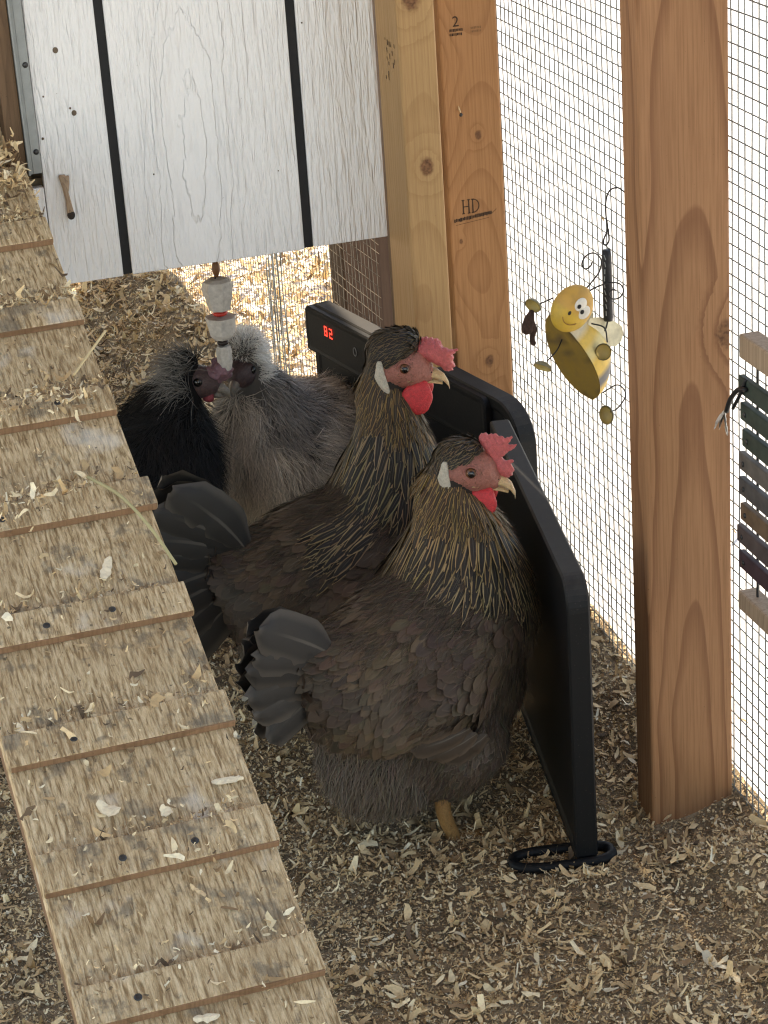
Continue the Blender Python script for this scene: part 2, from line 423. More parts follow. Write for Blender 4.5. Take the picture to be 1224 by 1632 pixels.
M_['silk_face'] = skin('mulberry_face', (0.075, 0.045, 0.045)); M_['mulberry'] = skin('mulberry_comb', (0.22, 0.115, 0.14)); M_['blue_lobe'] = skin('pale_blue_lobe', (0.34, 0.40, 0.42))
M_['under'] = plain('down_underlayer', (0.035, 0.029, 0.025), 0.9, 0.1)
M_['under_black'] = plain('black_underdown', (0.009, 0.008, 0.008), 0.9, 0.1)
M_['under_grey'] = plain('grey_underdown', (0.09, 0.08, 0.072), 0.9, 0.1)
# ------------------------------------------------------------------ the ground
XW = 0.857                                   # plane of the run's wire wall
def sstep(t): t = np.clip(t, 0, 1); return t * t * (3 - 2 * t)
def mesh2x(y): return 0.742 - 0.06 * (y - 2.66)          # wire wall under the coop
def gh(x, y):
    x = np.asarray(x, float); y = np.asarray(y, float)
    z = 0.016 * vnoise(x * 6, y * 6) + 0.010 * vnoise(x * 15 + 9, y * 15) + 0.005 * vnoise(x * 40, y * 40 + 5)
    bank = 0.034 * sstep((x - 0.74) / 0.09) * sstep((2.7 - y) / 0.15)
    bank *= 1 - 0.85 * np.exp(-((y - 1.86) / 0.06) ** 2 - ((x - 0.80) / 0.06) ** 2)
    bank2 = 0.07 * np.exp(-((x - mesh2x(y) + 0.03) / 0.10) ** 2) * sstep((y - 3.25) / 0.4)
    flat = np.exp(-((x - 0.57) / 0.16) ** 2 - ((y - 2.0) / 0.25) ** 2)
    return z * (1 - 0.5 * flat) + bank + bank2 - 0.004
nx, ny = 170, 300
gx = np.linspace(-1.3, 0.875, nx); gy = np.linspace(0.5, 5.6, ny)
X, Y = np.meshgrid(gx, gy); Z = gh(X, Y)
V = np.stack([X.ravel(), Y.ravel(), Z.ravel()], 1)
i = np.arange(nx * ny).reshape(ny, nx)
F = np.stack([i[:-1, :-1].ravel(), i[:-1, 1:].ravel(), i[1:, 1:].ravel(), i[1:, :-1].ravel()], 1)
fx = X[:-1, :-1].ravel(); fy = Y[:-1, :-1].ravel()
F = F[(fy < 2.60) | (fx < mesh2x(fy))]
fl = mk('ground', V, F, M_['ground'], smooth=True)
tag(fl, 'trodden brown litter floor of the chicken run', 'ground', kind='structure')
# wide outdoor ground
nx, ny = 90, 90
gx = np.linspace(-1, 1, nx); gx = np.sign(gx) * np.abs(gx) ** 2.2 * 40 + 1.0; gy = np.linspace(-1, 1, ny); gy = np.sign(gy) * np.abs(gy) ** 2.2 * 40 + 3.0
X, Y = np.meshgrid(gx, gy); Z = -0.045 + 0.02 * vnoise(X * 1.3, Y * 1.3)
i = np.arange(nx * ny).reshape(ny, nx)
og = mk('outdoor_ground', np.stack([X.ravel(), Y.ravel(), Z.ravel()], 1), np.stack([i[:-1, :-1].ravel(), i[:-1, 1:].ravel(), i[1:, 1:].ravel(), i[1:, :-1].ravel()], 1), M_['snow'], smooth=True)
tag(og, 'bright pale ground outside the wire', 'ground', kind='structure')

CHIP = np.array([(0.92, 0.76, 0.49), (0.80, 0.60, 0.34), (0.66, 0.465, 0.25), (0.48, 0.325, 0.175), (0.29, 0.19, 0.105), (0.16, 0.11, 0.07), (0.88, 0.78, 0.57)])
def chips(P, Nn, L, W, curl, tilt, pc=None, yaw=None):
    """curled, ragged shavings: 4 x 2 vertices each; P roots, Nn surface normals"""
    n = len(P); th = rng.random(n) * 2 * math.pi if yaw is None else yaw
    a = np.tile([1.0, 0, 0], (n, 1)); t1 = a - Nn * (a * Nn).sum(1)[:, None]; t1 /= np.linalg.norm(t1, axis=1)[:, None]; t2 = np.cross(Nn, t1)
    D = t1 * np.cos(th)[:, None] + t2 * np.sin(th)[:, None]; E = np.cross(Nn, D)
    ti = rng.normal(0, 1, n) * tilt; ro = rng.normal(0, 1, n) * tilt
    D2 = D * np.cos(ti)[:, None] + Nn * np.sin(ti)[:, None]; N2 = np.cross(D2, E)
    E2 = E * np.cos(ro)[:, None] + N2 * np.sin(ro)[:, None]; N3 = np.cross(D2, E2)
    T = np.array([-0.5, -0.17, 0.17, 0.5]); V = np.empty((n, 8, 3))
    for k in range(4):
        wob = rng.normal(0, 0.13, n) * W; wk = W * (0.55 + 0.6 * rng.random(n)) * (0.12 + 0.75 * rng.random(n) if k in (0, 3) else 1.0)
        up = curl * L * (T[k] ** 2) * 2.0
        c = P + D2 * (T[k] * L)[:, None] + E2 * wob[:, None] + N3 * up[:, None]
        V[:, 2 * k] = c - E2 * (wk / 2)[:, None] + N3 * (rng.normal(0, 0.08, n) * W)[:, None]
        V[:, 2 * k + 1] = c + E2 * (wk / 2)[:, None] + N3 * (rng.normal(0, 0.08, n) * W)[:, None]
    b = (np.arange(n) * 8)[:, None, None]
    F = (b + np.array([[0, 2, 3, 1], [2, 4, 5, 3], [4, 6, 7, 5]])[None]).reshape(-1, 4)
    p = np.array([0.18, 0.27, 0.23, 0.14, 0.075, 0.035, 0.07]) if pc is None else pc
    ci = rng.choice(len(CHIP), n, p=p); col = CHIP[ci] * (0.8 + 0.4 * rng.random((n, 1)))
    return V.reshape(-1, 3), F, np.repeat(col, 8, 0)
def litter(name, x0, x1, y0, y1, n, label, big=0.12, keep=None, zoff=0.003, pc=None, s=1.0):
    x = x0 + rng.random(n) * (x1 - x0); y = y0 + rng.random(n) * (y1 - y0)
    k = np.ones(n, bool) if keep is None else keep(x, y)
    # patches: some places keep fine crumbs, others long curls
    x, y = x[k], y[k]; n = len(x); pat = vnoise(x * 7 + 3, y * 7) + rng.normal(0, 0.25, n)
    sz = np.where(rng.random(n) < big * (1.0 + 1.6 * pat.clip(-0.5, 0.6)), 1.0, 0.0)
    L = np.where(sz > 0, 0.0065 + 0.017 * rng.random(n) ** 2.2, 0.0018 + 0.0046 * rng.random(n) ** 1.6) * s
    W = L * np.where(rng.random(n) < 0.40, 0.13 + 0.10 * rng.random(n), np.where(sz > 0, 0.22 + 0.26 * rng.random(n), 0.38 + 0.4 * rng.random(n)))
    z = gh(x, y) + zoff * rng.random(n) + np.where(sz > 0, 0.003, 0.0)
    N_ = np.tile([0, 0, 1.0], (n, 1)) + rng.normal(0, 0.12, (n, 3)); N_ /= np.linalg.norm(N_, axis=1)[:, None]
    V, F, c = chips(np.stack([x, y, z], 1), N_, L, W, rng.normal(0.25, 0.5, n), 0.33, pc)
    o = mk(name, V, F, M_['chip'], cols={'tint': c}); tag(o, label, 'wood shavings', kind='stuff'); return o
litter('wood_shavings', 0.16, 0.872, 1.25, 2.62, 135000, 'pale wood shavings strewn thick over the run floor', 0.06)
litter('wood_shavings', -0.14, 0.16, 1.40, 2.55, 48000, 'wood shavings on the floor beyond the ramp edge', 0.07)
litter('wood_shavings', 0.18, 0.75, 2.62, 4.5, 52000, 'wood shavings on the floor under the coop', 0.20, s=1.25, keep= lambda x, y: x < mesh2x(y) - 0.005)
litter('wood_shavings', -0.85, -0.14, 1.25, 3.0, 22000, 'wood shavings far off beside the ramp', 0.2, s=1.3)
litter('wood_shavings', -1.2, 0.8, 0.55, 1.25, 5000, 'sparse shavings on the near floor', 0.3, s=1.3)

# straw and leaf bits lying outside the under-coop wire, in the sun
n = 4600; x = 0.66 + rng.random(n) ** 1.2 * 0.40; y = 3.3 + rng.random(n) * 2.3
P = np.stack([x, y, -0.035 + 0.008 * rng.random(n)], 1); N_ = np.tile([0, 0, 1.0], (n, 1))
V, F, c = chips(P, N_, 0.012 + 0.03 * rng.random(n), 0.003 + 0.009 * rng.random(n), rng.normal(0.2, 0.4, n), 0.25, [0.12, 0.26, 0.28, 0.16, 0.08, 0.02, 0.08])
k = x > mesh2x(y) + 0.02
o = mk('straw_bits', V, F[np.repeat(k, 3)], M_['chip'], cols={'tint': c}); tag(o, 'straw and leaf bits on the sunlit ground outside', 'straw', kind='stuff')
n = 50; x = XW + 0.02 + rng.random(n) ** 1.5 * 0.7; y = 1.2 + rng.random(n) * 1.6
V, F, c = chips(np.stack([x, y, np.full(n, -0.03)], 1), np.tile([0, 0, 1.0], (n, 1)), 0.01 + 0.03 * rng.random(n), 0.002 + 0.006 * rng.random(n), rng.normal(0.2, 0.4, n), 0.25, [0.2, 0.3, 0.25, 0.15, 0.0, 0.0, 0.1])
o = mk('straw_bits', V, F, M_['chip'], cols={'tint': c}); tag(o, 'a few straws on the white ground beside the run wall', 'straw', kind='stuff')

# ------------------------------------------------------------------ roof of the run (above the picture, it makes the shade)
r = mk('roof', *join([box(-0.95, 0.872, -0.75, 2.60, 1.95, 2.0, 0), box(-0.95, 0.700, 2.604, 4.33, 1.95, 2.0, 0)]), M_['ply_under']); tag(r, kind='structure')

# ------------------------------------------------------------------ posts
def timber(name, x0, x1, y0, y1, z0, z1, mat, label, bev=0.003):
    e = empty(name, (x0, y0, 0), label, 'post'); mk('timber', *box(x0, x1, y0, y1, z0, z1, bev, 3), M_[mat], e, smooth=False); return e
p_right = timber('wooden_post', 0.768, 0.857, 1.89, 1.9305, -0.02, 1.95, 'post', 'reddish brown wooden post in front of the wire wall, right of the bee ornament')
p_stud = timber('wooden_post', 0.682, 0.7245, 2.35, 2.436, 0.357, 1.95, 'stud', 'pale knotty wooden post at the corner of the white siding')
p_board = timber('wooden_post', 0.787, 0.8585, 2.54, 2.578, -0.02, 1.95, 'board', 'flat brown board post with black stamps behind the knotty post')
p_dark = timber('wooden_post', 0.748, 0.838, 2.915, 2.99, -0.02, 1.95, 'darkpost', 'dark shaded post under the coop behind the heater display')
inf = mk('sun_block_board', *box(0.7255, 0.786, 2.585, 2.60, 0.33, 1.95, 0.001), M_['trimwood']); tag(inf, 'added narrow dark board blocking the sun in the gap between the two front posts', 'board')  # unseen board, added to keep sun from entering the run through this gap

# ink stamps and the splintered nail hole on the flat board
M_['ink'] = plain('ink', (0.07, 0.045, 0.03), 0.8, 0.1, var=0.4, sc=500)
def quads(rects, y, base):
    V, F = [], []
    for (x0, x1, z0, z1, *sh) in rects:
        s = sh[0] if sh else 0.0; k = len(V)
        V += [(base[0] + x0, y, base[2] + z0), (base[0] + x1, y, base[2] + z0 + s), (base[0] + x1, y, base[2] + z1 + s), (base[0] + x0, y, base[2] + z1)]; F.append([k, k + 1, k + 2, k + 3])
    return V, F
yb = 2.5397
b0 = (0.787, 2.54, 0)
cu = bpy.data.curves.new('stamp_number', 'FONT'); cu.body = '2'; cu.size = 0.0175; cu.align_x = 'CENTER'
to = bpy.data.objects.new('stamp_number', cu); COL.objects.link(to); to.parent = p_board
to.location = (0.0205, -0.0004, 0.6995); to.rotation_euler = (R_(90), 0, R_(0)); 
bpy.context.view_layer.update()
tm = bpy.data.meshes.new_from_object(to.evaluated_get(bpy.context.evaluated_depsgraph_get())); tm.materials.clear(); tm.materials.append(M_['ink'])
t2 = bpy.data.objects.new('stamp_number', tm); t2.location = to.location; t2.rotation_euler = to.rotation_euler
bpy.data.objects.remove(to, do_unlink=True); t2.name = 'stamp_number'; COL.objects.link(t2); t2.parent = p_board
rs = np.random.default_rng(3)
sm = []
for row in range(2):
    xx = 0.0125
    while xx < 0.0275:
        wd = 0.0006 + 0.0012 * rs.random(); sm.append((xx, xx + wd, 0.6935 - row * 0.005 + 0.0008 * rs.random(), 0.6970 - row * 0.005)); xx += wd + 0.0005
mk('stamp_line', *quads(sm, yb, b0), M_['ink'], p_board)['kind'] = 'stuff'
sm = []
for row in range(2):
    xx = 0.0385
    while xx < 0.050:
        wd = 0.0005 + 0.001 * rs.random(); sm.append((xx, xx + wd, 0.6945 - row * 0.004, 0.6970 - row * 0.004)); xx += wd + 0.0007
M_['ink_faint'] = plain('faint_ink', (0.24, 0.13, 0.065), 0.8, 0.1, var=0.3, sc=500)
mk('stamp_line', *quads(sm, yb, b0), M_['ink_faint'], p_board)['kind'] = 'stuff'
# letters H D with serifs, then the smudged line that slants under them
H = [(0.0175, 0.0192, 0.476, 0.492), (0.0245, 0.0262, 0.476, 0.492), (0.0192, 0.0245, 0.4835, 0.4847), (0.0165, 0.0202, 0.4752, 0.4764), (0.0165, 0.0202, 0.4916, 0.4928), (0.0235, 0.0272, 0.4752, 0.4764), (0.0235, 0.0272, 0.4916, 0.4928)]
mk('stamp_letter', *quads(H, yb, b0), M_['ink'], p_board)
Dv, Df = quads([(0.0295, 0.0312, 0.476, 0.492), (0.0285, 0.0322, 0.4752, 0.4764), (0.0285, 0.0322, 0.4916, 0.4928)], yb, b0)
arc = []
for k in range(13):
    t = math.pi / 2 - math.pi * k / 12
    for q in (1.0, 0.82): arc.append((b0[0] + 0.0312 + 0.0075 * q * math.cos(t), yb - 0.00005, 0.484 + 0.0084 * (q if q == 1 else 0.87) * math.sin(t)))
nb = len(Dv); Df += [[nb + 2 * k, nb + 2 * k + 1, nb + 2 * k + 3, nb + 2 * k + 2] for k in range(12)]
mk('stamp_letter', np.array(list(Dv) + arc), Df, M_['ink'], p_board)
sm = []; xx = 0.006
while xx < 0.054:
    wd = 0.0005 + 0.0016 * rs.random(); zz = 0.4655 + (xx - 0.006) * 0.10; sm.append((xx, xx + wd, zz + 0.001 * rs.random(), zz + 0.0052 - 0.0012 * rs.random(), 0.0002)); xx += wd + 0.0005 * rs.random()
sm.append((0.054, 0.060, 0.4715, 0.4722, 0.0045)); sm.append((0.008, 0.05, 0.4625, 0.4630, 0.0042))
mk('stamp_line', *quads(sm, yb, b0), M_['ink'], p_board)['kind'] = 'stuff'
nh = ellipsoid((b0[0] + 0.0215, 2.5398, 0.5955), (0.0022, 0.0008, 0.0022), 12, 6)
mk('nail_hole', *nh, M_['screw'], p_board, smooth=True)
M_['splint'] = plain('fresh_splinter', (0.66, 0.48, 0.27), 0.7)
mk('splinter', *tube([(b0[0] + 0.0190, 2.5398, 0.6065), (b0[0] + 0.0188, 2.537, 0.6025), (b0[0] + 0.0205, 2.538, 0.599)], [0.0004, 0.0011, 0.0008], 5), M_['splint'], p_board)
# smudged stamps on the shaded side of the knotty post
sm = []
for q in range(16):
    sm.append((0.010 + 0.045 * rs.random(), 0.0, 0.68 + 0.045 * rs.random(), 0.002 + 0.006 * rs.random()))
V, F = [], []
for (yy, _, zz, hh) in sm:
    k = len(V); w_ = 0.0012 + 0.002 * rs.random(); V += [(0.6817, 2.35 + yy, zz), (0.6817, 2.35 + yy + w_, zz), (0.6817, 2.35 + yy + w_, zz + hh), (0.6817, 2.35 + yy, zz + hh)]; F.append([k, k + 1, k + 2, k + 3])
mk('stamp_line', V, F, M_['ink'], p_stud)['kind'] = 'stuff'

# ------------------------------------------------------------------ wire walls
def wire(p0, p1, rad, jit, n=10):
    t = np.linspace(0, 1, n)[:, None]; P = np.array(p0) * (1 - t) + np.array(p1) * t
    P = P + rng.normal(0, jit, P.shape); return tube(P, rad, 4, False)
SP = 0.01452
e = empty('wire_wall', (XW + 0.002, 1.5, 0), 'square wire mesh wall of the run behind the bee ornament', 'wire mesh')
ws = []; y = 0.60
while y < 2.58:
    ws.append(wire((XW + 0.003, y, -0.02), (XW + 0.003, y, 1.9), 0.00084, 0.0005, 16)); y += SP
z = 0.005
while z < 1.9:
    ws.append(wire((XW + 0.0042, 0.6, z), (XW + 0.0042, 2.58, z), 0.00084, 0.0006, 16)); z += SP
mk('wires', *join(ws), M_['wire'], e)['kind'] = 'stuff'
# bits of straw caught in the wire
V, F, c = chips(np.array([(XW, 2.21, 0.545), (XW, 2.02, 0.17), (XW, 1.80, 0.19), (XW, 2.10, 0.30), (XW, 1.70, 0.62)]), np.tile([-1.0, 0.1, 0.1], (5, 1)), np.array([0.012, 0.013, 0.009, 0.006, 0.006]), np.array([0.003, 0.004, 0.004, 0.003, 0.003]), np.full(5, 0.4), 0.2, [0, 0, 0, 1, 0, 0, 0])
o = mk('straw_bits', V, F, M_['chip'], cols={'tint': c}); tag(o, 'tiny straw scraps caught in the wire wall', 'straw', kind='stuff')
e = empty('wire_wall', (0.68, 3.2, 0), 'finer rusty wire mesh below the white siding, left of the heater', 'wire mesh')
ws = []; y = 2.70
while y < 5.2:
    ws.append(wire((mesh2x(y), y, -0.05), (mesh2x(y) - 0.003, y + 0.01, 0.60), 0.00050, 0.0007, 10)); y += SP
z = 0.0
while z < 0.60:
    ws.append(wire((mesh2x(2.70), 2.70, z), (mesh2x(5.2), 5.2, z + 0.006), 0.00050, 0.0010, 24)); z += SP
mk('wires', *join(ws), M_['wire_far'], e)['kind'] = 'stuff'
sw = []
for k in range(7):
    yy = 3.13 + 0.012 * k; sw.append(tube(smoothline([(mesh2x(yy) - 0.003 - 0.002 * (k % 2), yy + rng.normal(0, 0.004), z) for z in np.linspace(-0.05, 0.5, 9)], 24), 0.0009, 4))
mk('mesh_seam', *join(sw), M_['galv'], e)['kind'] = 'stuff'
# bent wire ends in front of the dark post
ends = []
for k, (yy, hh) in enumerate([(2.86, 0.215), (2.845, 0.225), (2.835, 0.22), (2.80, 0.235), (2.79, 0.23)]):
    ends.append(tube(smoothline([(0.735, yy, 0.02), (0.733, yy, 0.12), (0.730, yy - 0.01, hh - 0.02), (0.738, yy - 0.03, hh), (0.75, yy - 0.045, hh - 0.015)], 20), 0.0011, 5))
mk('bent_wire_ends', *join(ends), M_['wire_far'], e)['kind'] = 'stuff'
ws = []
for k in range(7): ws.append(wire((0.738 + 0.011 * k, 2.90, 0.0), (0.738 + 0.011 * k, 2.895, 0.20 + 0.004 * (k % 3)), 0.0006, 0.001, 8))
for k in range(10): ws.append(wire((0.738, 2.90, 0.02 + 0.0145 * k), (0.80, 2.895, 0.022 + 0.0145 * k), 0.0006, 0.001, 6))
mk('wire_offcut', *join(ws), M_['wire_far'], e)['kind'] = 'stuff'

# ------------------------------------------------------------------ the coop
cp = empty('chicken_coop', (0.30, 2.44, 0), 'raised chicken coop with white embossed siding and two black grooves', 'coop')
def sid(x0, x1, z0, z1): mk('siding_panel', *box(x0, x1, 2.44, 2.452, z0, z1, 0.0012), M_['siding'], cp)
sid(0.2995, 0.3745, 0.490, 1.94); sid(0.385, 0.583, 0.4905, 1.94); sid(0.594, 0.6815, 0.4915, 1.94)
sid(-0.40, 0.2985, 0.4895, 0.602); sid(-0.40, -0.06, 0.604, 1.94); sid(-0.058, 0.2985, 1.05, 1.94)
for a, b in ((0.3747, 0.3848), (0.5832, 0.5938)): mk('groove', *box(a, b, 2.4435, 2.4521, 0.4912, 1.94, 0), M_['black_paint'], cp)
mk('backing_board', *join([box(0.2995, 0.6815, 2.4525, 2.462, 0.492, 1.94, 0), box(-0.40, 0.299, 2.4525, 2.462, 0.492, 0.585, 0)]), M_['ply_under'], cp)
mk('wall', *box(0.668, 0.6815, 2.4625, 4.30, 0.4925, 1.945, 0.001), M_['coop_white'], cp)
mk('wall', *box(-0.40, -0.387, 2.4625, 4.30, 0.4925, 1.945, 0.001), M_['coop_white'], cp)
mk('wall', *box(-0.387, 0.668, 4.287, 4.30, 0.4925, 1.945, 0.001), M_['coop_white'], cp)
mk('floor_board', *box(-0.386, 0.667, 2.4627, 4.286, 0.585, 0.607, 0), M_['ply_under'], cp)
mk('door_trim', *box(0.2640, 0.2828, 2.434, 2.47, 0.607, 1.05, 0.001), M_['trimwood'], cp)
rail = mk('door_rail', *join([box(0.2832, 0.2985, 2.4345, 2.4395, 0.619, 1.9, 0.0006), box(0.2832, 0.2852, 2.4285, 2.4346, 0.619, 1.9, 0.0004), box(0.2888, 0.2900, 2.4337, 2.4347, 0.6195, 1.9, 0.0003)]), M_['galv'], cp)
for zz in (0.643, 0.737, 0.83):
    s = mk('screw', *ellipsoid((0.2945, 2.4340, zz), (0.0032, 0.0016, 0.0032), 12, 6), M_['screw'], rail, smooth=True)
# coop corner legs, out of view behind
for (x, y) in ((-0.38, 2.48), (-0.38, 4.20), (0.60, 4.20)): mk('leg', *box(x, x + 0.06, y, y + 0.06, -0.03, 0.584, 0.002), M_['darkpost'], cp)
# litter that has gathered in the doorway
n = 1500; x = 0.08 + 0.19 * rng.random(n); y = 2.33 + 0.28 * rng.random(n) ; h = 0.030 * np.clip(1 - np.abs(y - 2.46) / 0.16, 0, 1)
zb = np.where(y < 2.40, 0.640 + (y - 2.36) * 0.414, 0.625)
V, F, c = chips(np.stack([x, y, zb + 0.004 + h * rng.random(n)], 1), np.tile([0, -0.3, 0.95], (n, 1)), 0.006 + 0.016 * rng.random(n), 0.002 + 0.005 * rng.random(n), rng.normal(0.3, 0.5, n), 0.4, [0.18, 0.28, 0.22, 0.14, 0.08, 0.02, 0.08])
o = mk('doorway_shavings', V, F, M_['chip'], cols={'tint': c}); tag(o, 'shavings heaped in the coop doorway at the top of the ramp', 'wood shavings', kind='stuff')
# dried specks on the siding and the splintered chip stuck to it
sp = []
for (x, z, r_) in [(0.3288, 0.7475, 0.0030), (0.3408, 0.6784, 0.0028), (0.3372, 0.684, 0.0012), (0.304, 0.655, 0.0014), (0.31, 0.70, 0.001), (0.42, 0.60, 0.0009), (0.60, 0.745, 0.0009), (0.56, 0.585, 0.0007)]:
    sp.append(ellipsoid((x, 2.4398, z), (r_, 0.0009, r_ * 1.15), 8, 5))
o = mk('dirt_specks', *join(sp), plain('dried_dirt', (0.13, 0.095, 0.065), 0.9), smooth=True); tag(o, 'dried brown specks splashed on the white siding', 'dirt', kind='stuff')
M_['spl'] = wood('weathered_splinter', (0.42, 0.30, 0.20), (0.10, 0.06, 0.04), ring=0.0016, seed=4.4)
V, F = blobs([[((0.3175, 2.437, 0.612), 0.0024), ((0.3205, 2.4355, 0.600), 0.0028), ((0.3225, 2.4355, 0.585), 0.0030), ((0.3235, 2.4350, 0.571), 0.0040)],
              [((0.3255, 2.437, 0.611), 0.0018), ((0.3225, 2.4355, 0.597), 0.0026)], [((0.3213, 2.437, 0.6125), 0.0018), ((0.3215, 2.4355, 0.598), 0.002)]], 0.0011, 2)
o = mk('splintered_chip', V, F, M_['spl'], smooth=True); tag(o, 'splintered brown wood chip stuck to the white siding', 'wood chip')
M_['rot'] = plain('charred_end', (0.035, 0.026, 0.02), 0.9)
mk('dark_end', *ellipsoid((0.3237, 2.4340, 0.5690), (0.0044, 0.0038, 0.0052), 12, 8), M_['rot'], o, world=True, smooth=True)

# ------------------------------------------------------------------ the ramp
A = np.array([0.2742, 2.36, 0.6369]); u = np.array([-0.0322, 0.9233, 0.3827]); u /= np.linalg.norm(u); wv = np.array([0.9994, 0.0349, 0.0])
nn = np.cross(wv, u); nn /= np.linalg.norm(nn)
LEN = 1.60; O_ = A - u * LEN
MW = Matrix((Vector(u), Vector(-wv), Vector(nn))).transposed().to_4x4(); MW.translation = O_
rp = empty('chicken_ramp', label='weathered plywood chicken ramp with nailed cleats leading up to the coop', cat='ramp', mw=MW)
Vb, Fb = box(-0.02, LEN + 0.02, 0.0, 0.184, -0.017, 0.0, 0.0012)
mk('board', Vb, Fb, M_['ramp'], rp, world=False)
mk('side_rail', *box(-0.02, LEN + 0.01, 0.150, 0.1815, -0.055, -0.0175, 0.001), M_['rampedge'], rp, world=False)
mk('side_rail', *box(-0.02, LEN + 0.01, 0.006, 0.0375, -0.055, -0.0175, 0.001), M_['rampedge'], rp, world=False)
noses = [1.544, 1.416, 1.288, 1.158, 1.030, 0.9055, 0.7785, 0.651, 0.5165, 0.3855, 0.250, 0.120]
for k, t in enumerate(noses):
    x0 = LEN - t; dw = rng.normal(0, 0.0012); th = 0.0078 + rng.normal(0, 0.0006)
    bmv = box(x0, x0 + 0.036 + rng.normal(0, 0.001), -0.0025 + dw, 0.1845 + dw, 0.0003, th, 0.0011)
    Vc = bmv[0]; Vc[:, 0] += 0.012 * (Vc[:, 1] - 0.09) * rng.normal(0, 0.5)
    c_ = mk('cleat', Vc, bmv[1], M_['cleat'], rp, world=False)
    fr_ = mk('cleat_edge', *box(x0 - 0.0009, x0 + 0.0006, -0.0015 + dw, 0.1835 + dw, 0.0006, th - 0.0009, 0.0002), M_['rampedge'], c_, world=False)
    for yy in ((0.118, 0.062) if k % 2 else (0.128,)):
        mk('screw', *ellipsoid((x0 + 0.017 + rng.normal(0, 0.002), yy + rng.normal(0, 0.006), th + 0.0002), (0.0034, 0.0034, 0.0008), 12, 5), M_['screw'], c_, world=False, smooth=True)
def ramp_pt(x, y, z): return np.array([x, y, z]) @ np.stack([u, -wv, nn]) + O_
# loose shavings: thicker behind each cleat, two heaps higher up
xs, ys, zs = [], [], []
for k, t in enumerate(noses):
    x0 = LEN - t; n = [20, 20, 20, 40, 70, 80, 80, 70, 90, 150, 220, 420][k]
    xs.append(x0 + 0.038 + np.abs(rng.normal(0, 0.010, n))); ys.append(rng.random(n) * 0.178 + 0.002); zs.append(0.002 + 0.003 * rng.random(n))
    n = 60; xs.append(x0 + rng.random(n) * 0.128); ys.append(rng.random(n) * 0.18); zs.append(np.full(n, 0.0015))
for (cx, cy, sx_, sy_, n) in ((1.245, 0.045, 0.018, 0.022, 130), (1.40, 0.08, 0.02, 0.06, 150), (1.235, 0.12, 0.014, 0.03, 80), (1.12, 0.10, 0.012, 0.025, 60), (0.70, 0.05, 0.02, 0.02, 25), (1.56, 0.08, 0.03, 0.06, 220), (1.10, 0.135, 0.012, 0.02, 90)):
    xs.append(rng.normal(cx, sx_, n)); ys.append(np.clip(rng.normal(cy, sy_, n), 0.003, 0.18)); zs.append(0.003 + 0.009 * rng.random(n))
xs, ys, zs = np.concatenate(xs), np.concatenate(ys), np.concatenate(zs); n = len(xs)
on = np.zeros(n, bool)
for t in noses: on |= (xs > LEN - t - 0.002) & (xs < LEN - t + 0.037)
zs = zs + np.where(on, 0.008, 0.0)
P = np.stack([xs, ys, zs], 1) @ np.stack([u, -wv, nn]) + O_
L_ = np.where(rng.random(n) < 0.10, 0.008 + 0.010 * rng.random(n), 0.002 + 0.005 * rng.random(n))
V, F, c = chips(P, np.tile(nn, (n, 1)), L_, L_ * (0.16 + 0.4 * rng.random(n)), rng.normal(0.35, 0.5, n), 0.3, [0.24, 0.22, 0.14, 0.08, 0.12, 0.12, 0.08])
o = mk('ramp_shavings', V, F, M_['chip'], cols={'tint': c}); tag(o, 'pale crumbs and shavings scattered over the ramp', 'wood shavings', kind='stuff')
# the few big shavings one can point at
def big_chip(x, y, L, W, yaw, col, label, curl=0.5):
    n = 9; V, F = [], []
    for i in range(n):
        t = i / (n - 1) - 0.5; w_ = W * (1 - (2 * t) ** 4 * 0.65) * (0.85 + 0.3 * rng.random()); zc = 0.003 + curl * L * t * t
        for s in (-0.5, 0, 0.5): V.append((t * L, s * w_ + 0.06 * W * rng.normal(), zc + 0.10 * W * (0.25 - s * s) * 4 + 0.0004 * rng.normal()))
    for i in range(n - 1):
        for k in range(2): F.append([3 * i + k, 3 * i + 3 + k, 3 * i + 4 + k, 3 * i + 1 + k])
    nb = len(V); V += [(a, b, c_ - 0.0007) for a, b, c_ in V]; F += [[q + nb for q in f][::-1] for f in F]
    V = np.array(V); ca, sa = math.cos(yaw), math.sin(yaw); V = np.stack([x + V[:, 0] * ca - V[:, 1] * sa, y + V[:, 0] * sa + V[:, 1] * ca, V[:, 2]], 1)
    V = V @ np.stack([u, -wv, nn]) + O_
    o = mk('wood_shaving', V, F, M_['chip'], cols={'tint': np.tile(col, (len(V), 1))}); tag(o, label, 'wood shaving', 'big wood shavings on the ramp'); return o
pale = (0.86, 0.74, 0.54); tanc = (0.74, 0.56, 0.34)
big_chip(1.020, 0.057, 0.027, 0.0085, 2.75, pale, 'long pale splinter lying flat in the middle of a ramp step', 0.15)
big_chip(0.766, 0.020, 0.026, 0.006, 1.5, pale, 'white flat shaving resting on a cleat edge near the lower ramp', 0.1)
big_chip(0.762, 0.118, 0.020, 0.011, 0.9, pale, 'curled pale shaving on the step with the white crumb heap', 1.2)
big_chip(0.748, 0.075, 0.011, 0.009, 0.4, pale, 'small curled white flake beside the curled shaving', 1.4)
big_chip(0.860, 0.042, 0.013, 0.009, 0.2, tanc, 'tan square shaving on the dark stain of the ramp', 0.5)
big_chip(0.856, 0.166, 0.024, 0.005, 0.15, pale, 'upright pale shaving at the ramp edge that is cut by the frame', 0.2)
big_chip(0.557, 0.095, 0.020, 0.006, 1.45, pale, 'pale shaving lying along the lowest visible cleat line', 0.3)
big_chip(0.575, 0.046, 0.014, 0.007, -0.5, tanc, 'orange tan curl above the lowest visible cleat', 0.9)
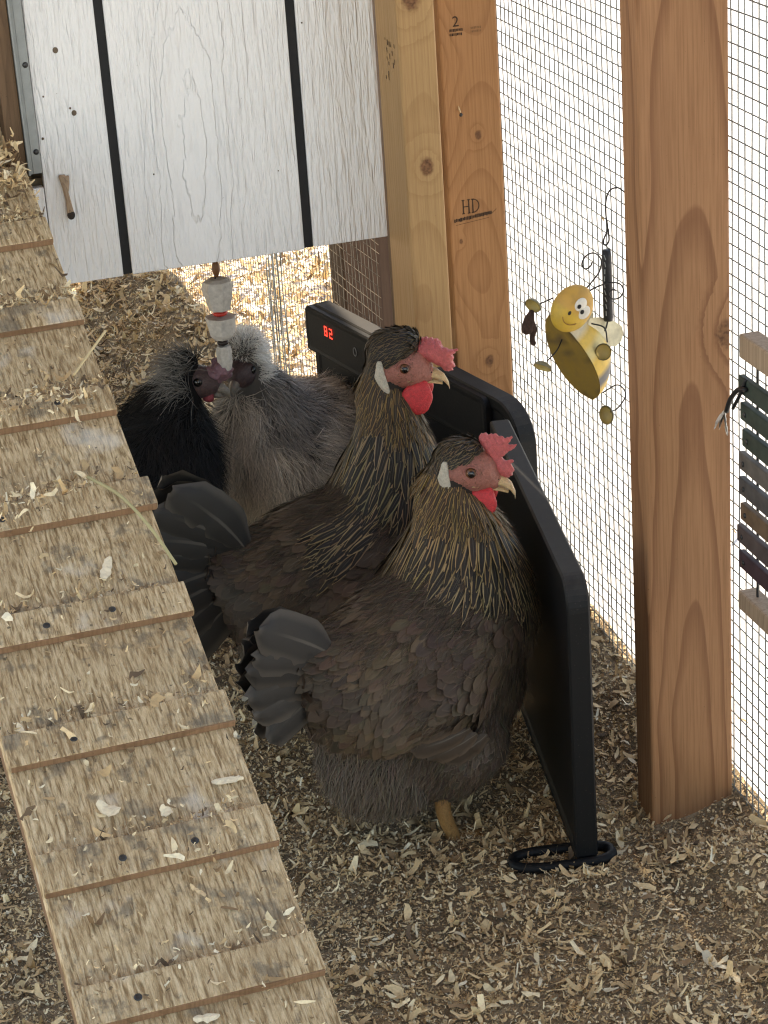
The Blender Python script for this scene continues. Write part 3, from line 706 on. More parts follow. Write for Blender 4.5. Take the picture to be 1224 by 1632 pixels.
big_chip(0.536, 0.078, 0.013, 0.006, 0.7, pale, 'short pale shaving on the lowest visible cleat', 0.2)
big_chip(0.668, 0.071, 0.016, 0.004, 0.6, tanc, 'thin tan shaving hanging over a cleat below the white one', 0.4)
# straw stalk over the ramp edge
o = mk('straw_stalk', *tube(smoothline([ramp_pt(1.130, 0.048, 0.010), ramp_pt(1.095, 0.026, 0.013), ramp_pt(1.05, 0.010, 0.012), ramp_pt(1.005, -0.001, 0.008)], 18), 0.0016, 6), plain('green_straw', (0.45, 0.39, 0.20), 0.6), smooth=True)
tag(o, 'green yellow straw stalk hanging over the ramp edge', 'straw')
o = mk('straw_stalk', *tube(smoothline([ramp_pt(1.272, 0.028, 0.006), ramp_pt(1.295, 0.006, 0.012), ramp_pt(1.315, -0.014, 0.018)], 10), 0.0013, 6), plain('yellow_straw', (0.66, 0.52, 0.29), 0.6), smooth=True)
tag(o, 'short yellow straw sticking out from the upper ramp heap', 'straw')
o = mk('straw_stalk', *tube(smoothline([(0.570, 1.957, 0.012), (0.600, 1.975, 0.03), (0.628, 1.99, 0.040)], 10), 0.0011, 6), plain('brown_straw', (0.40, 0.29, 0.17), 0.6), smooth=True)
tag(o, 'thin straw leaning beside the yellow leg of the front hen', 'straw')
# ------------------------------------------------------------------ heaters
def rrect(L, H, rs, inset=0.0, n=8):
    """outline of a rectangle (0..L, 0..H) with one radius per corner (bl, br, tr, tl)"""
    P = []
    for (cx, cy, a0, r) in ((0, 0, 180, rs[0]), (L, 0, 270, rs[1]), (L, H, 0, rs[2]), (0, H, 90, rs[3])):
        ox = cx + (r if cx == 0 else -r); oy = cy + (r if cy == 0 else -r); q = max(r - inset, 0.0005)
        if r < inset: ox = cx + (inset if cx == 0 else -inset); oy = cy + (inset if cy == 0 else -inset)
        for k in range(n + 1):
            t = R_(a0 + 90 * k / n); P.append((ox + q * math.cos(t), oy + q * math.sin(t)))
    return np.array(P)
def slab(L, H, T, rs, rim=0.012, bev=0.0020, depth=0.0018):
    rings = [(rim + 0.004, 0.0 - depth), (rim, 0.0), (bev, 0.0), (0.0, -bev), (0.0, -T + bev), (bev, -T)]
    V, F = [], []; n = None
    for ins, z in rings:
        o = rrect(L, H, rs, ins); n = len(o); V += [(a, b, z) for a, b in o]
    for i in range(len(rings) - 1):
        for k in range(n): F.append([i * n + k, (i + 1) * n + k, (i + 1) * n + (k + 1) % n, i * n + (k + 1) % n])
    F.append(list(range(n))); F.append([(len(rings) - 1) * n + k for k in range(n)][::-1])
    return np.array(V), F
def place(V, a, d, n_):
    V = np.asarray(V); return np.array(a) + V[:, :1] * np.array(d) + V[:, 1:2] * np.array([0, 0, 1.0]) + V[:, 2:3] * np.array(n_)
def hdir(a, b):
    d = np.array([b[0] - a[0], b[1] - a[1], 0.0]); L = np.linalg.norm(d); d /= L; return d, np.array([d[1], -d[0], 0.0]), L
a = np.array([0.675, 2.815, 0.012]); d, n_, L = hdir(a, (0.785, 2.31))
h1 = empty('panel_heater', (0.73, 2.56, 0), 'black panel heater with a red digital display, behind the hens', 'heater')
V, F = slab(L, 0.293, 0.024, (0.012, 0.012, 0.050, 0.010)); mk('shell', place(V, a, d, n_), F, M_['heater_shell'], h1)
V, F = slab(0.46, 0.062, 0.012, (0.004, 0.004, 0.012, 0.008), 0.004, 0.002, 0.0006); V[:, 0] -= 0.004; V[:, 1] += 0.2285; V[:, 2] += 0.0085
ctl = mk('control_strip', place(V, a, d, n_), F, M_['heater'], h1)
SEG = {'8': 'abcdefg', '2': 'abged'}
def digit(ch, x, y, w_, h_, z):
    t = 0.0019; V, F = [], []
    R = {'a': (0, w_, h_ - t, h_), 'g': (0, w_, h_ / 2 - t / 2, h_ / 2 + t / 2), 'd': (0, w_, 0, t), 'f': (0, t, h_ / 2, h_), 'b': (w_ - t, w_, h_ / 2, h_), 'e': (0, t, 0, h_ / 2), 'c': (w_ - t, w_, 0, h_ / 2)}
    for s in SEG[ch]:
        x0, x1, y0, y1 = R[s]; k = len(V); V += [(x + x0, y + y0, z), (x + x1, y + y0, z), (x + x1, y + y1, z), (x + x0, y + y1, z)]; F.append([k, k + 1, k + 2, k + 3])
    return np.array(V), F
for ch, x in (('8', 0.052), ('2', 0.066)):
    V, F = digit(ch, x, 0.2625, 0.0085, 0.0135, 0.0090); mk('display_digit', place(V, a, d, n_), F, M_['led'], ctl)
ring = [(0.136 + 0.0042 * math.cos(t), 0.2625 + 0.0055 * math.sin(t), 0.0090) for t in np.linspace(0, 2 * math.pi, 17)]
mk('power_button', *tube(place(ring, a, d, n_), 0.0006, 5, False), M_['ring_grey'], ctl)
def foot(parent, c, d, n_, half=0.055):
    P = []
    for k in range(33):
        t = 2 * math.pi * k / 32; P.append(np.array(c) + n_ * (half * np.sign(math.cos(t)) * abs(math.cos(t)) ** 0.6) + d * (0.016 * np.sign(math.sin(t)) * abs(math.sin(t)) ** 0.7))
    V, F = tube(P, 0.0055, 8, False); mk('foot', V, F, M_['heater'], parent, smooth=True)
foot(h1, (0.688, 2.76, 0.008), d, n_); foot(h1, (0.772, 2.37, 0.01), d, n_)
a = np.array([0.746, 2.297, 0.004]); d, n_, L = hdir(a, (0.6685, 1.849))
h2 = empty('panel_heater', (0.70, 2.05, 0), 'plain black panel heater standing right beside the front hen', 'heater')
V, F = slab(L, 0.301, 0.0225, (0.008, 0.004, 0.030, 0.004)); mk('shell', place(V, a, d, n_), F, M_['heater_shell'], h2)
c = a + d * (L - 0.012) - n_ * 0.010; foot(h2, (c[0] - 0.022, c[1] + 0.002, 0.003), d, n_, 0.050)
foot(h2, (0.735, 2.24, 0.006), d, n_, 0.05)

# ------------------------------------------------------------------ hanging peck toy
def lathe(prof, c, n=10, rot=0.0, jit=0.0):
    V = [(c[0] + r * (1 + jit * rng.normal()) * math.cos(2 * math.pi * k / n + rot), c[1] + r * (1 + jit * rng.normal()) * math.sin(2 * math.pi * k / n + rot), c[2] + z) for r, z in prof for k in range(n)]
    m = len(prof); F = [[i * n + k, i * n + (k + 1) % n, (i + 1) * n + (k + 1) % n, (i + 1) * n + k] for i in range(m - 1) for k in range(n)]
    return np.array(V), F + [list(range(n))[::-1], [(m - 1) * n + k for k in range(n)]]
M_['chalk'] = plain('chalky_block', (0.50, 0.47, 0.43), 0.9, 0.1, var=0.2, sc=160, bump=0.6)
M_['bead_red'] = plain('red_bead', (0.48, 0.03, 0.02), 0.4); M_['bead_brown'] = plain('brown_bead', (0.16, 0.07, 0.03), 0.4); M_['bead_dark'] = plain('dark_bead', (0.02, 0.012, 0.01), 0.4)
ty = empty('peck_toy', (0.500, 2.545, 0.30), 'hanging toy of white blocks with a red bead above the black silkie', 'bird toy')
tx, tyy = 0.4995, 2.545
mk('cord', *tube([(tx - 0.003, tyy, 0.585), (tx - 0.002, tyy, 0.45), (tx, tyy, 0.325)], 0.0011, 6), M_['bead_dark'], ty)
def bead(nm, z0, z1, r, m): mk(nm, *lathe([(0.25 * r, z0), (0.8 * r, z0 + 0.25 * (z1 - z0)), (r, (z0 + z1) / 2), (0.8 * r, z1 - 0.25 * (z1 - z0)), (0.25 * r, z1)], (tx, tyy, 0), 14), M_[m], ty, smooth=True)
bead('bead', 0.441, 0.463, 0.0052, 'bead_brown'); bead('bead', 0.462, 0.480, 0.0042, 'bead_dark')
mk('block', *lathe([(0.013, 0.4015), (0.0165, 0.4145), (0.0195, 0.4285), (0.0165, 0.4365), (0.010, 0.4395)], (tx, tyy, 0), 7, 0.3, 0.04), M_['chalk'], ty)
bead('bead', 0.3925, 0.4015, 0.0095, 'bead_red')
mk('block', *lathe([(0.012, 0.3655), (0.0165, 0.372), (0.0175, 0.386), (0.0185, 0.3925)], (tx, tyy, 0), 7, 0.9, 0.04), M_['chalk'], ty)
bead('bead', 0.3560, 0.3650, 0.0075, 'bead_dark')
mk('block', *lathe([(0.007, 0.326), (0.0095, 0.335), (0.010, 0.352), (0.008, 0.356)], (tx, tyy, 0), 7, 0.5, 0.04), M_['chalk'], ty)

# ------------------------------------------------------------------ bee ornament
be = empty('bee_ornament', (0.80, 2.12, 0.36), 'yellow tin bee ornament hanging before the wire wall', 'ornament')
YB = 2.12
def att(V, f):
    return np.array([f(v) for v in V])
Yel, Wht, Gry, Oli = (0.74, 0.48, 0.09), (0.70, 0.62, 0.43), (0.12, 0.12, 0.12), (0.27, 0.17, 0.035)
# body: half egg, flat olive side turned to the front left and down, painted dome behind
top = np.array([0.7595, YB, 0.4800]); bot = np.array([0.8040, YB, 0.3800])
ax = (bot - top) / np.linalg.norm(bot - top); Lb = np.linalg.norm(bot - top)
nb = np.array([-0.86, -0.40, -0.40]); nb -= ax * np.dot(nb, ax); nb /= np.linalg.norm(nb); sb = np.cross(ax, nb)
V, C_ = [], []; nr, ns = 16, 22
for i in range(nr + 1):
    t = i / nr; r = (math.sin(math.pi * min(1, t * 1.0)) ** 0.55) * 0.030 * (0.80 + 0.35 * t); r = max(r, 0.0012)
    for k in range(ns):
        ph = math.pi * k / (ns - 1); V.append(top + ax * Lb * t + sb * r * math.cos(ph) - nb * 1.45 * r * math.sin(ph))
        cc = Yel
        if t < 0.30: cc = Wht
        if 0.20 < t < 0.38 and 0.22 < k / ns < 0.52: cc = Gry
        if 0.70 < t < 0.83: cc = Gry
        if 0.38 <= t <= 0.5: cc = (0.70, 0.56, 0.24)
        C_.append(cc)
F = [[i * ns + k, i * ns + k + 1, (i + 1) * ns + k + 1, (i + 1) * ns + k] for i in range(nr) for k in range(ns - 1)]
body = mk('body', np.array(V), F, M_['paint'], be, smooth=True, cols={'tint': np.array(C_)})
V2, F2 = [], []
for i in range(nr + 1):
    t = i / nr; r = max((math.sin(math.pi * t) ** 0.55) * 0.030 * (0.80 + 0.35 * t), 0.0012)
    for s in (-1.03, -0.5, 0, 0.5, 1.03): V2.append(top + ax * Lb * t + sb * r * s + nb * 0.0012)
F2 = [[i * 5 + k, i * 5 + k + 1, (i + 1) * 5 + k + 1, (i + 1) * 5 + k] for i in range(nr) for k in range(4)]
spk = [Oli if rng.random() > 0.16 else (0.14, 0.09, 0.03) for _ in V2]
mk('flat_belly', np.array(V2), F2, M_['paint'], be, cols={'tint': np.array(spk)})
# head: thick round disc with face
hc = np.array([0.7772, YB - 0.018, 0.4895]); fx_ = np.array([0.93, 0.0, -0.36]); fz_ = np.array([0.36, 0.0, 0.93]); fn = np.array([0.05, -1.0, -0.05]); fn /= np.linalg.norm(fn)
V, F = ellipsoid((0, 0, 0), (0.0215, 0.0125, 0.0260), 28, 16)
rotm = np.stack([np.array([0.80, 0, -0.60]), -fn * 1.0, np.array([0.60, 0, 0.80])], 1)
Vh = V @ rotm.T + hc
hcol = np.array([(0.60, 0.34, 0.075) if v[2] > 0 else (0.64, 0.41, 0.06) for v in V])
head = mk('head', Vh, F, M_['paint'], be, smooth=True, cols={'tint': hcol})
M_['eyew'] = plain('painted_white', (0.74, 0.70, 0.60), 0.5); M_['blk'] = plain('painted_black', (0.012, 0.011, 0.01), 0.5)
def onface(px, pz, r, nm, m, dep=0.0122, asp=1.0, rotd=0.0):
    k = math.sqrt(max(0.0, 1 - (px / 0.0215) ** 2 - (pz / 0.026) ** 2)); c = hc + rotm @ np.array([px, 0, pz]) + fn * (0.0125 * k)
    V, F = ellipsoid((0, 0, 0), (r, r * 0.25, r * asp), 14, 8); return mk(nm, V @ rotm.T + c, F, M_[m], head, smooth=True)
onface(-0.0005, 0.0085, 0.0062, 'eye', 'eyew', asp=1.25); onface(0.0075, 0.0035, 0.0062, 'eye', 'eyew', asp=1.25)
onface(-0.0015, 0.0062, 0.0022, 'pupil', 'blk', asp=1.1).location = (0, -0.0014, 0); onface(0.0045, 0.0030, 0.0022, 'pupil', 'blk', asp=1.1).location = (0, -0.0014, 0)
onface(-0.0060, -0.0045, 0.0018, 'nose', 'blk', asp=1.3)
sm_ = [hc + rotm @ np.array([px, 0, pz]) + fn * 0.0116 for px, pz in [(-0.0105, -0.0115), (-0.0065, -0.0150), (-0.0005, -0.0155), (0.0050, -0.0125), (0.0065, -0.0105)]]
mk('smile', *tube(smoothline(sm_, 16), 0.0005, 5), plain('smile_line', (0.30, 0.14, 0.03), 0.6), head)
# wings
M_['wingc'] = plain('cream_wing', (0.66, 0.60, 0.42), 0.6, var=0.2, sc=90)
def wing(p0, p1, w0, tilt):
    p0, p1 = np.array(p0), np.array(p1); ax_ = (p1 - p0); Lw = np.linalg.norm(ax_); ax_ /= Lw; sd_ = np.cross(ax_, [0, -1, 0.2]); sd_ /= np.linalg.norm(sd_); nm_ = np.cross(ax_, sd_)
    V, F = [], []; m = 10
    for i in range(m):
        t = i / (m - 1); wd = w0 * (0.35 + 1.0 * math.sin(math.pi * (0.15 + 0.72 * t)) ** 0.8) * (1 if i < m - 1 else 0.35)
        for q, s in enumerate((-1, -0.5, 0, 0.5, 1)): V.append(p0 + ax_ * Lw * t + sd_ * wd * s * 0.5 + nm_ * (0.0012 * (q % 2) + tilt * t))
    F = [[i * 5 + k, i * 5 + k + 1, (i + 1) * 5 + k + 1, (i + 1) * 5 + k] for i in range(m - 1) for k in range(4)]
    nb_ = len(V); V += [v + nm_ * 0.001 for v in V]; F += [[q + nb_ for q in f][::-1] for f in F]
    mk('wing', np.array(V), F, M_['wingc'], be, smooth=True)
wing((0.799, YB - 0.004, 0.462), (0.8445, YB + 0.01, 0.4385), 0.021, 0.002); wing((0.798, YB + 0.01, 0.470), (0.8150, YB + 0.02, 0.4690), 0.014, 0.0)
# wire limbs with cup hands
M_['blkwire'] = plain('black_wire', (0.02, 0.02, 0.02), 0.5, 0.4, 0.3)
def limb(P, hand, hn, r=0.0095, col=(0.22, 0.20, 0.12)):
    mk('wire_limb', *tube(smoothline(P, 24), 0.0008, 6), M_['blkwire'], be, smooth=True)
    hn = np.array(hn, float); fr_ = frame(hn, (0.1, 0.2, 1.0)); V, F, CC = [], [], []
    for i in range(7):
        th = math.pi / 2 * i / 6
        for k in range(16):
            V.append(np.array(hand) + fr_ @ np.array([-r * 0.75 * math.cos(th), r * math.sin(th) * math.cos(k * math.pi / 8), 1.15 * r * math.sin(th) * math.sin(k * math.pi / 8)])); CC.append(col)
    F = [[i * 16 + k, i * 16 + (k + 1) % 16, (i + 1) * 16 + (k + 1) % 16, (i + 1) * 16 + k] for i in range(6) for k in range(16)]
    nb_ = len(V); V += [np.array(hand) + 0.9 * (v - np.array(hand)) for v in V]; F += [[q + nb_ for q in f][::-1] for f in F]; CC += [(0.42, 0.31, 0.10)] * nb_
    mk('cup_hand', np.array(V), F, M_['paint'], be, smooth=True, cols={'tint': np.array(CC)})
limb([(0.760, YB - 0.01, 0.5010), (0.750, YB - 0.012, 0.4990), (0.742, YB - 0.015, 0.4985)], (0.7350, YB - 0.018, 0.4985), (-0.6, -0.6, -0.5), 0.0085)
limb([(0.772, YB, 0.452), (0.762, YB - 0.01, 0.444), (0.750, YB - 0.012, 0.4345)], (0.7440, YB - 0.014, 0.4290), (-0.5, -0.45, -0.8), 0.0092)
limb([(0.800, YB - 0.012, 0.468), (0.812, YB - 0.018, 0.463), (0.8125, YB - 0.024, 0.449)], (0.8070, YB - 0.026, 0.4400), (-0.35, -0.95, -0.1), 0.0085)
limb([(0.813, YB - 0.005, 0.3875), (0.829, YB - 0.008, 0.3945), (0.8370, YB - 0.01, 0.383), (0.828, YB - 0.01, 0.370), (0.819, YB - 0.01, 0.3665)], (0.8135, YB - 0.012, 0.3645), (-0.8, -0.5, 0.1), 0.0092, (0.20, 0.20, 0.17))
# antennae
def curl(P): mk('antenna', *tube(smoothline(P, 40), 0.00085, 6), M_['blkwire'], be, smooth=True)
curl([(0.7935, YB - 0.01, 0.503), (0.803, YB - 0.01, 0.512), (0.8115, YB - 0.01, 0.522), (0.8135, YB - 0.01, 0.534), (0.806, YB - 0.01, 0.542), (0.797, YB - 0.01, 0.540), (0.7925, YB - 0.01, 0.532), (0.7965, YB - 0.01, 0.5265), (0.802, YB - 0.01, 0.529), (0.8035, YB - 0.01, 0.5325)])
curl([(0.795, YB - 0.01, 0.500), (0.806, YB - 0.01, 0.505), (0.820, YB - 0.012, 0.5085), (0.832, YB - 0.012, 0.506), (0.8365, YB - 0.012, 0.498), (0.832, YB - 0.012, 0.491), (0.8235, YB - 0.012, 0.491), (0.820, YB - 0.012, 0.497), (0.824, YB - 0.012, 0.5005), (0.828, YB - 0.012, 0.4995)])
# dark rusted lump hanging from the first hand
V, F = blobs([[((0.7335, YB - 0.018, 0.492), 0.003), ((0.7300, YB - 0.018, 0.484), 0.0055), ((0.7275, YB - 0.018, 0.475), 0.006)], [((0.733, YB - 0.018, 0.482), 0.0035), ((0.736, YB - 0.018, 0.473), 0.003), ((0.7325, YB - 0.018, 0.464), 0.0026), ((0.734, YB - 0.018, 0.459), 0.0032)]], 0.0012, 3)
mk('rusty_bell', V, F, plain('rust_brown', (0.045, 0.025, 0.018), 0.8, 0.2, var=0.5, sc=300, bump=0.5), be, smooth=True)
# hanging gear: hook, loop, black spring sleeve
mk('hook', *tube(smoothline([(0.846, YB, 0.597), (0.838, YB, 0.6035), (0.829, YB, 0.602), (0.8245, YB, 0.592), (0.8240, YB, 0.577), (0.8255, YB, 0.562), (0.8215, YB, 0.553), (0.8205, YB, 0.5475), (0.8235, YB, 0.5455), (0.8265, YB, 0.549), (0.8265, YB, 0.556), (0.8262, YB, 0.562)], 50), 0.0009, 6), M_['blkwire'], be, smooth=True)
sp = []
for t in np.linspace(0, 1, 160):
    ph = t * 2 * math.pi * 18; sp.append((0.8235 + 0.0040 * math.cos(ph), YB + 0.0040 * math.sin(ph), 0.540 - 0.076 * t))
mk('spring', *tube(sp, 0.0010, 5), M_['blkwire'], be, smooth=True)
mk('spring_sleeve', *lathe([(0.0048, 0.0), (0.0052, 0.004), (0.0052, 0.070), (0.0044, 0.076)], (0.8235, YB, 0.464), 12), plain('black_rubber', (0.016, 0.016, 0.018), 0.5, 0.4, sc=260, var=0.5, bump=0.4), be, smooth=True)
ch = [tube([(0.8190 + 0.0006 * math.sin(k), YB - 0.0042, 0.536 - 0.0075 * k), (0.8196 + 0.001 * math.cos(k), YB - 0.0046, 0.531 - 0.0075 * k)], 0.0005, 5) for k in range(9)]
mk('thin_chain', *join(ch), M_['galv'], be)['kind'] = 'stuff'
mk('hanging_wire', *tube([(0.8235, YB, 0.466), (0.8225, YB + 0.004, 0.455), (0.812, YB + 0.006, 0.44)], 0.0009, 6), M_['blkwire'], be)
# nail behind the post that carries the hook
mk('nail', *tube([(0.846, YB, 0.5945), (0.8575, YB, 0.5945)], 0.0012, 6), M_['blkwire'], be)

# ------------------------------------------------------------------ wooden slat toy on the wire wall, right edge
sx = empty('slat_toy', (0.835, 1.72, 0.28), 'hanging toy of dark coloured wooden slats on the wire wall right of the post', 'bird toy')
M_['tanwood'] = wood('toy_tan', (0.40, 0.285, 0.19), (0.26, 0.17, 0.10), seed=6.0)
mk('top_shelf', *box(0.836, 0.856, 1.60, 1.826, 0.5140, 0.5375, 0.002), M_['tanwood'], sx)
cols = [('green', (0.035, 0.048, 0.036)), ('green', (0.040, 0.052, 0.038)), ('green', (0.036, 0.046, 0.034)), ('grey', (0.115, 0.10, 0.085)), ('slate', (0.075, 0.068, 0.064)), ('brown', (0.135, 0.085, 0.05)), ('mauve', (0.075, 0.056, 0.052)), ('plum', (0.050, 0.028, 0.034))]
for k, (nm, c) in enumerate(cols):
    z0 = 0.4880 - 0.0252 * k; y1 = 1.824 - 0.004 * (k % 3) + 0.004 * (k > 3)
    m = M_.setdefault('slat_' + nm, plain('slat_' + nm, c, 0.6, 0.3, var=0.25, sc=70, bump=0.2))
    V, F = box(0.834, 0.8405, 1.62, y1, z0 - 0.0105, z0 + 0.0105, 0.0012)
    V[:, 2] += np.where((V[:, 1] > 1.8) & (V[:, 2] < z0), 0.004, 0.0)
    s = mk('slat', V, F, m, sx)
    mk('rivet', *ellipsoid((0.8335, y1 - 0.011, z0 + 0.001), (0.0012, 0.0028, 0.0028), 10, 6), M_['screw'], s, smooth=True)
mk('base_bar', *box(0.832, 0.852, 1.62, 1.822, 0.262, 0.281, 0.002), M_['tanwood'], sx)
mk('cord', *tube([(0.8425, 1.80, 0.515), (0.8425, 1.80, 0.27)], 0.0012, 6), M_['blkwire'], sx); mk('cord', *tube([(0.8425, 1.66, 0.515), (0.8425, 1.66, 0.27)], 0.0012, 6), M_['blkwire'], sx)
ft = empty('feather_tuft', (0.825, 1.838, 0.45), 'brown and white feather tuft tied beside the slat toy', 'feather')
mk('cord', *tube(smoothline([(0.831, 1.800, 0.492), (0.830, 1.815, 0.487), (0.8285, 1.828, 0.474), (0.828, 1.836, 0.459)], 16), 0.0024, 7), M_['blkwire'], ft, smooth=True)
mk('cord', *tube(smoothline([(0.834, 1.806, 0.500), (0.831, 1.812, 0.484), (0.829, 1.824, 0.466)], 16), 0.0018, 7), M_['blkwire'], ft, smooth=True)
# ------------------------------------------------------------------ birds
def feathers(P, N_, D, L, W, lift, sag, lance, base, edge, lace, camber=0.12):
    """one curved vane per root: 5 rows x 3 columns, uv = (across, along)"""
    n = len(P); D = D - N_ * (D * N_).sum(1)[:, None]; D /= np.linalg.norm(D, axis=1)[:, None] + 1e-9; Sd = np.cross(N_, D)
    T = np.array([0, 0.3, 0.62, 0.86, 1.0]); wr = np.array([0.55, 0.95, 1.0, 0.72, 0.10]); wl = np.array([0.6, 1.0, 0.86, 0.48, 0.04])
    V = np.empty((n, 15, 3)); UV = np.empty((n, 15, 2))
    for i in range(5):
        w_ = W * (wr[i] * (1 - lance) + wl[i] * lance); s = T[i] * L
        h = s * np.sin(lift) - sag * s * s
        c = P + D * (s * np.cos(lift))[:, None] + N_ * h[:, None]
        for j, q in enumerate((-1, 0, 1)):
            V[:, 3 * i + j] = c + Sd * (q * w_ / 2)[:, None] - N_ * (abs(q) * camber * w_ / 2)[:, None]
            UV[:, 3 * i + j] = (q, T[i])
    f = []
    for i in range(4):
        for j in range(2): f.append([3 * i + j, 3 * i + j + 1, 3 * i + 4 + j, 3 * i + 3 + j])
    F = ((np.arange(n) * 15)[:, None, None] + np.array(f)[None]).reshape(-1, 4)
    E4 = np.concatenate([edge, lace[:, None]], 1)
    return V.reshape(-1, 3), F, UV.reshape(-1, 2), np.repeat(base, 15, 0), np.repeat(E4, 15, 0)

def strands(P, N_, D, L, W, lift, sag, base, edge, curl=0.25):
    n = len(P); D = D - N_ * (D * N_).sum(1)[:, None]; D /= np.linalg.norm(D, axis=1)[:, None] + 1e-9
    dd = D * np.cos(lift)[:, None] + N_ * np.sin(lift)[:, None]; Sd = np.cross(N_, D) + rng.normal(0, 0.5, (n, 3)); Sd /= np.linalg.norm(Sd, axis=1)[:, None]
    bend = Sd * rng.normal(0, curl, n)[:, None]
    T = np.array([0, 0.3, 0.6, 0.85, 1.0]); V = np.empty((n, 10, 3)); UV = np.empty((n, 10, 2))
    for i, t in enumerate(T):
        s = (t * L)[:, None]; c = P + dd * s + bend * s * t - np.array([0, 0, 1.0]) * (sag * t * t * L)[:, None]
        w_ = (W * (1 - 0.85 * t ** 1.5))[:, None] / 2
        V[:, 2 * i] = c - Sd * w_; V[:, 2 * i + 1] = c + Sd * w_; UV[:, 2 * i] = (-1, t); UV[:, 2 * i + 1] = (1, t)
    F = ((np.arange(n) * 10)[:, None, None] + np.array([[2 * i, 2 * i + 1, 2 * i + 3, 2 * i + 2] for i in range(4)])[None]).reshape(-1, 4)
    return V.reshape(-1, 3), F, UV.reshape(-1, 2), np.repeat(base, 10, 0), np.repeat(np.concatenate([edge, np.ones((n, 1))], 1), 10, 0)

def sample(V, F, n):
    T = []
    for f in F:
        T.append(f[:3]);
        if len(f) == 4: T.append([f[0], f[2], f[3]])
    T = np.array(T); a, b, c = V[T[:, 0]], V[T[:, 1]], V[T[:, 2]]
    N_ = np.cross(b - a, c - a); ar = np.linalg.norm(N_, axis=1); k = rng.choice(len(T), n, p=ar / ar.sum())
    r1 = np.sqrt(rng.random(n))[:, None]; r2 = rng.random(n)[:, None]
    P = a[k] * (1 - r1) + b[k] * r1 * (1 - r2) + c[k] * r1 * r2
    # smooth vertex normals
    VN = np.zeros_like(V)
    for q in range(3): np.add.at(VN, T[:, q], N_)
    VN /= np.linalg.norm(VN, axis=1)[:, None] + 1e-12
    Nn = VN[T[k, 0]] * (1 - r1) + VN[T[k, 1]] * r1 * (1 - r2) + VN[T[k, 2]] * r1 * r2
    Nn /= np.linalg.norm(Nn, axis=1)[:, None] + 1e-12
    return P, Nn, ar.sum() / 2

def jitter(c, n, s): return np.clip(np.array(c)[None] * (1 + rng.normal(0, s, (n, 1))) * (1 + rng.normal(0, s * 0.3, (n, 3))), 0.002, 0.95)

def flowfield(P, anchors):
    A_ = np.array([a[0] for a in anchors]); D_ = np.array([a[1] for a in anchors], float); D_ /= np.linalg.norm(D_, axis=1)[:, None]
    d2 = ((P[:, None] - A_[None]) ** 2).sum(2); w_ = 1 / (d2 + 2e-4) ** 2
    fl = (w_[:, :, None] * D_[None]).sum(1); fl /= np.linalg.norm(fl, axis=1)[:, None] + 1e-9
    nz = np.where(np.isin([a[2] for a in anchors], ['nape', 'hackle', 'throat']), 0.22, 0.06)
    reg = np.argmin(d2 * (1 + nz[None] * rng.normal(size=d2.shape)), 1); reg0 = np.argmin(d2, 1)
    nk_ = np.isin([a[2] for a in anchors], ['nape', 'hackle', 'throat']); reg = np.where(nk_[reg] & ~nk_[reg0], reg0, reg)
    return fl, np.array([a[2] for a in anchors])[reg]

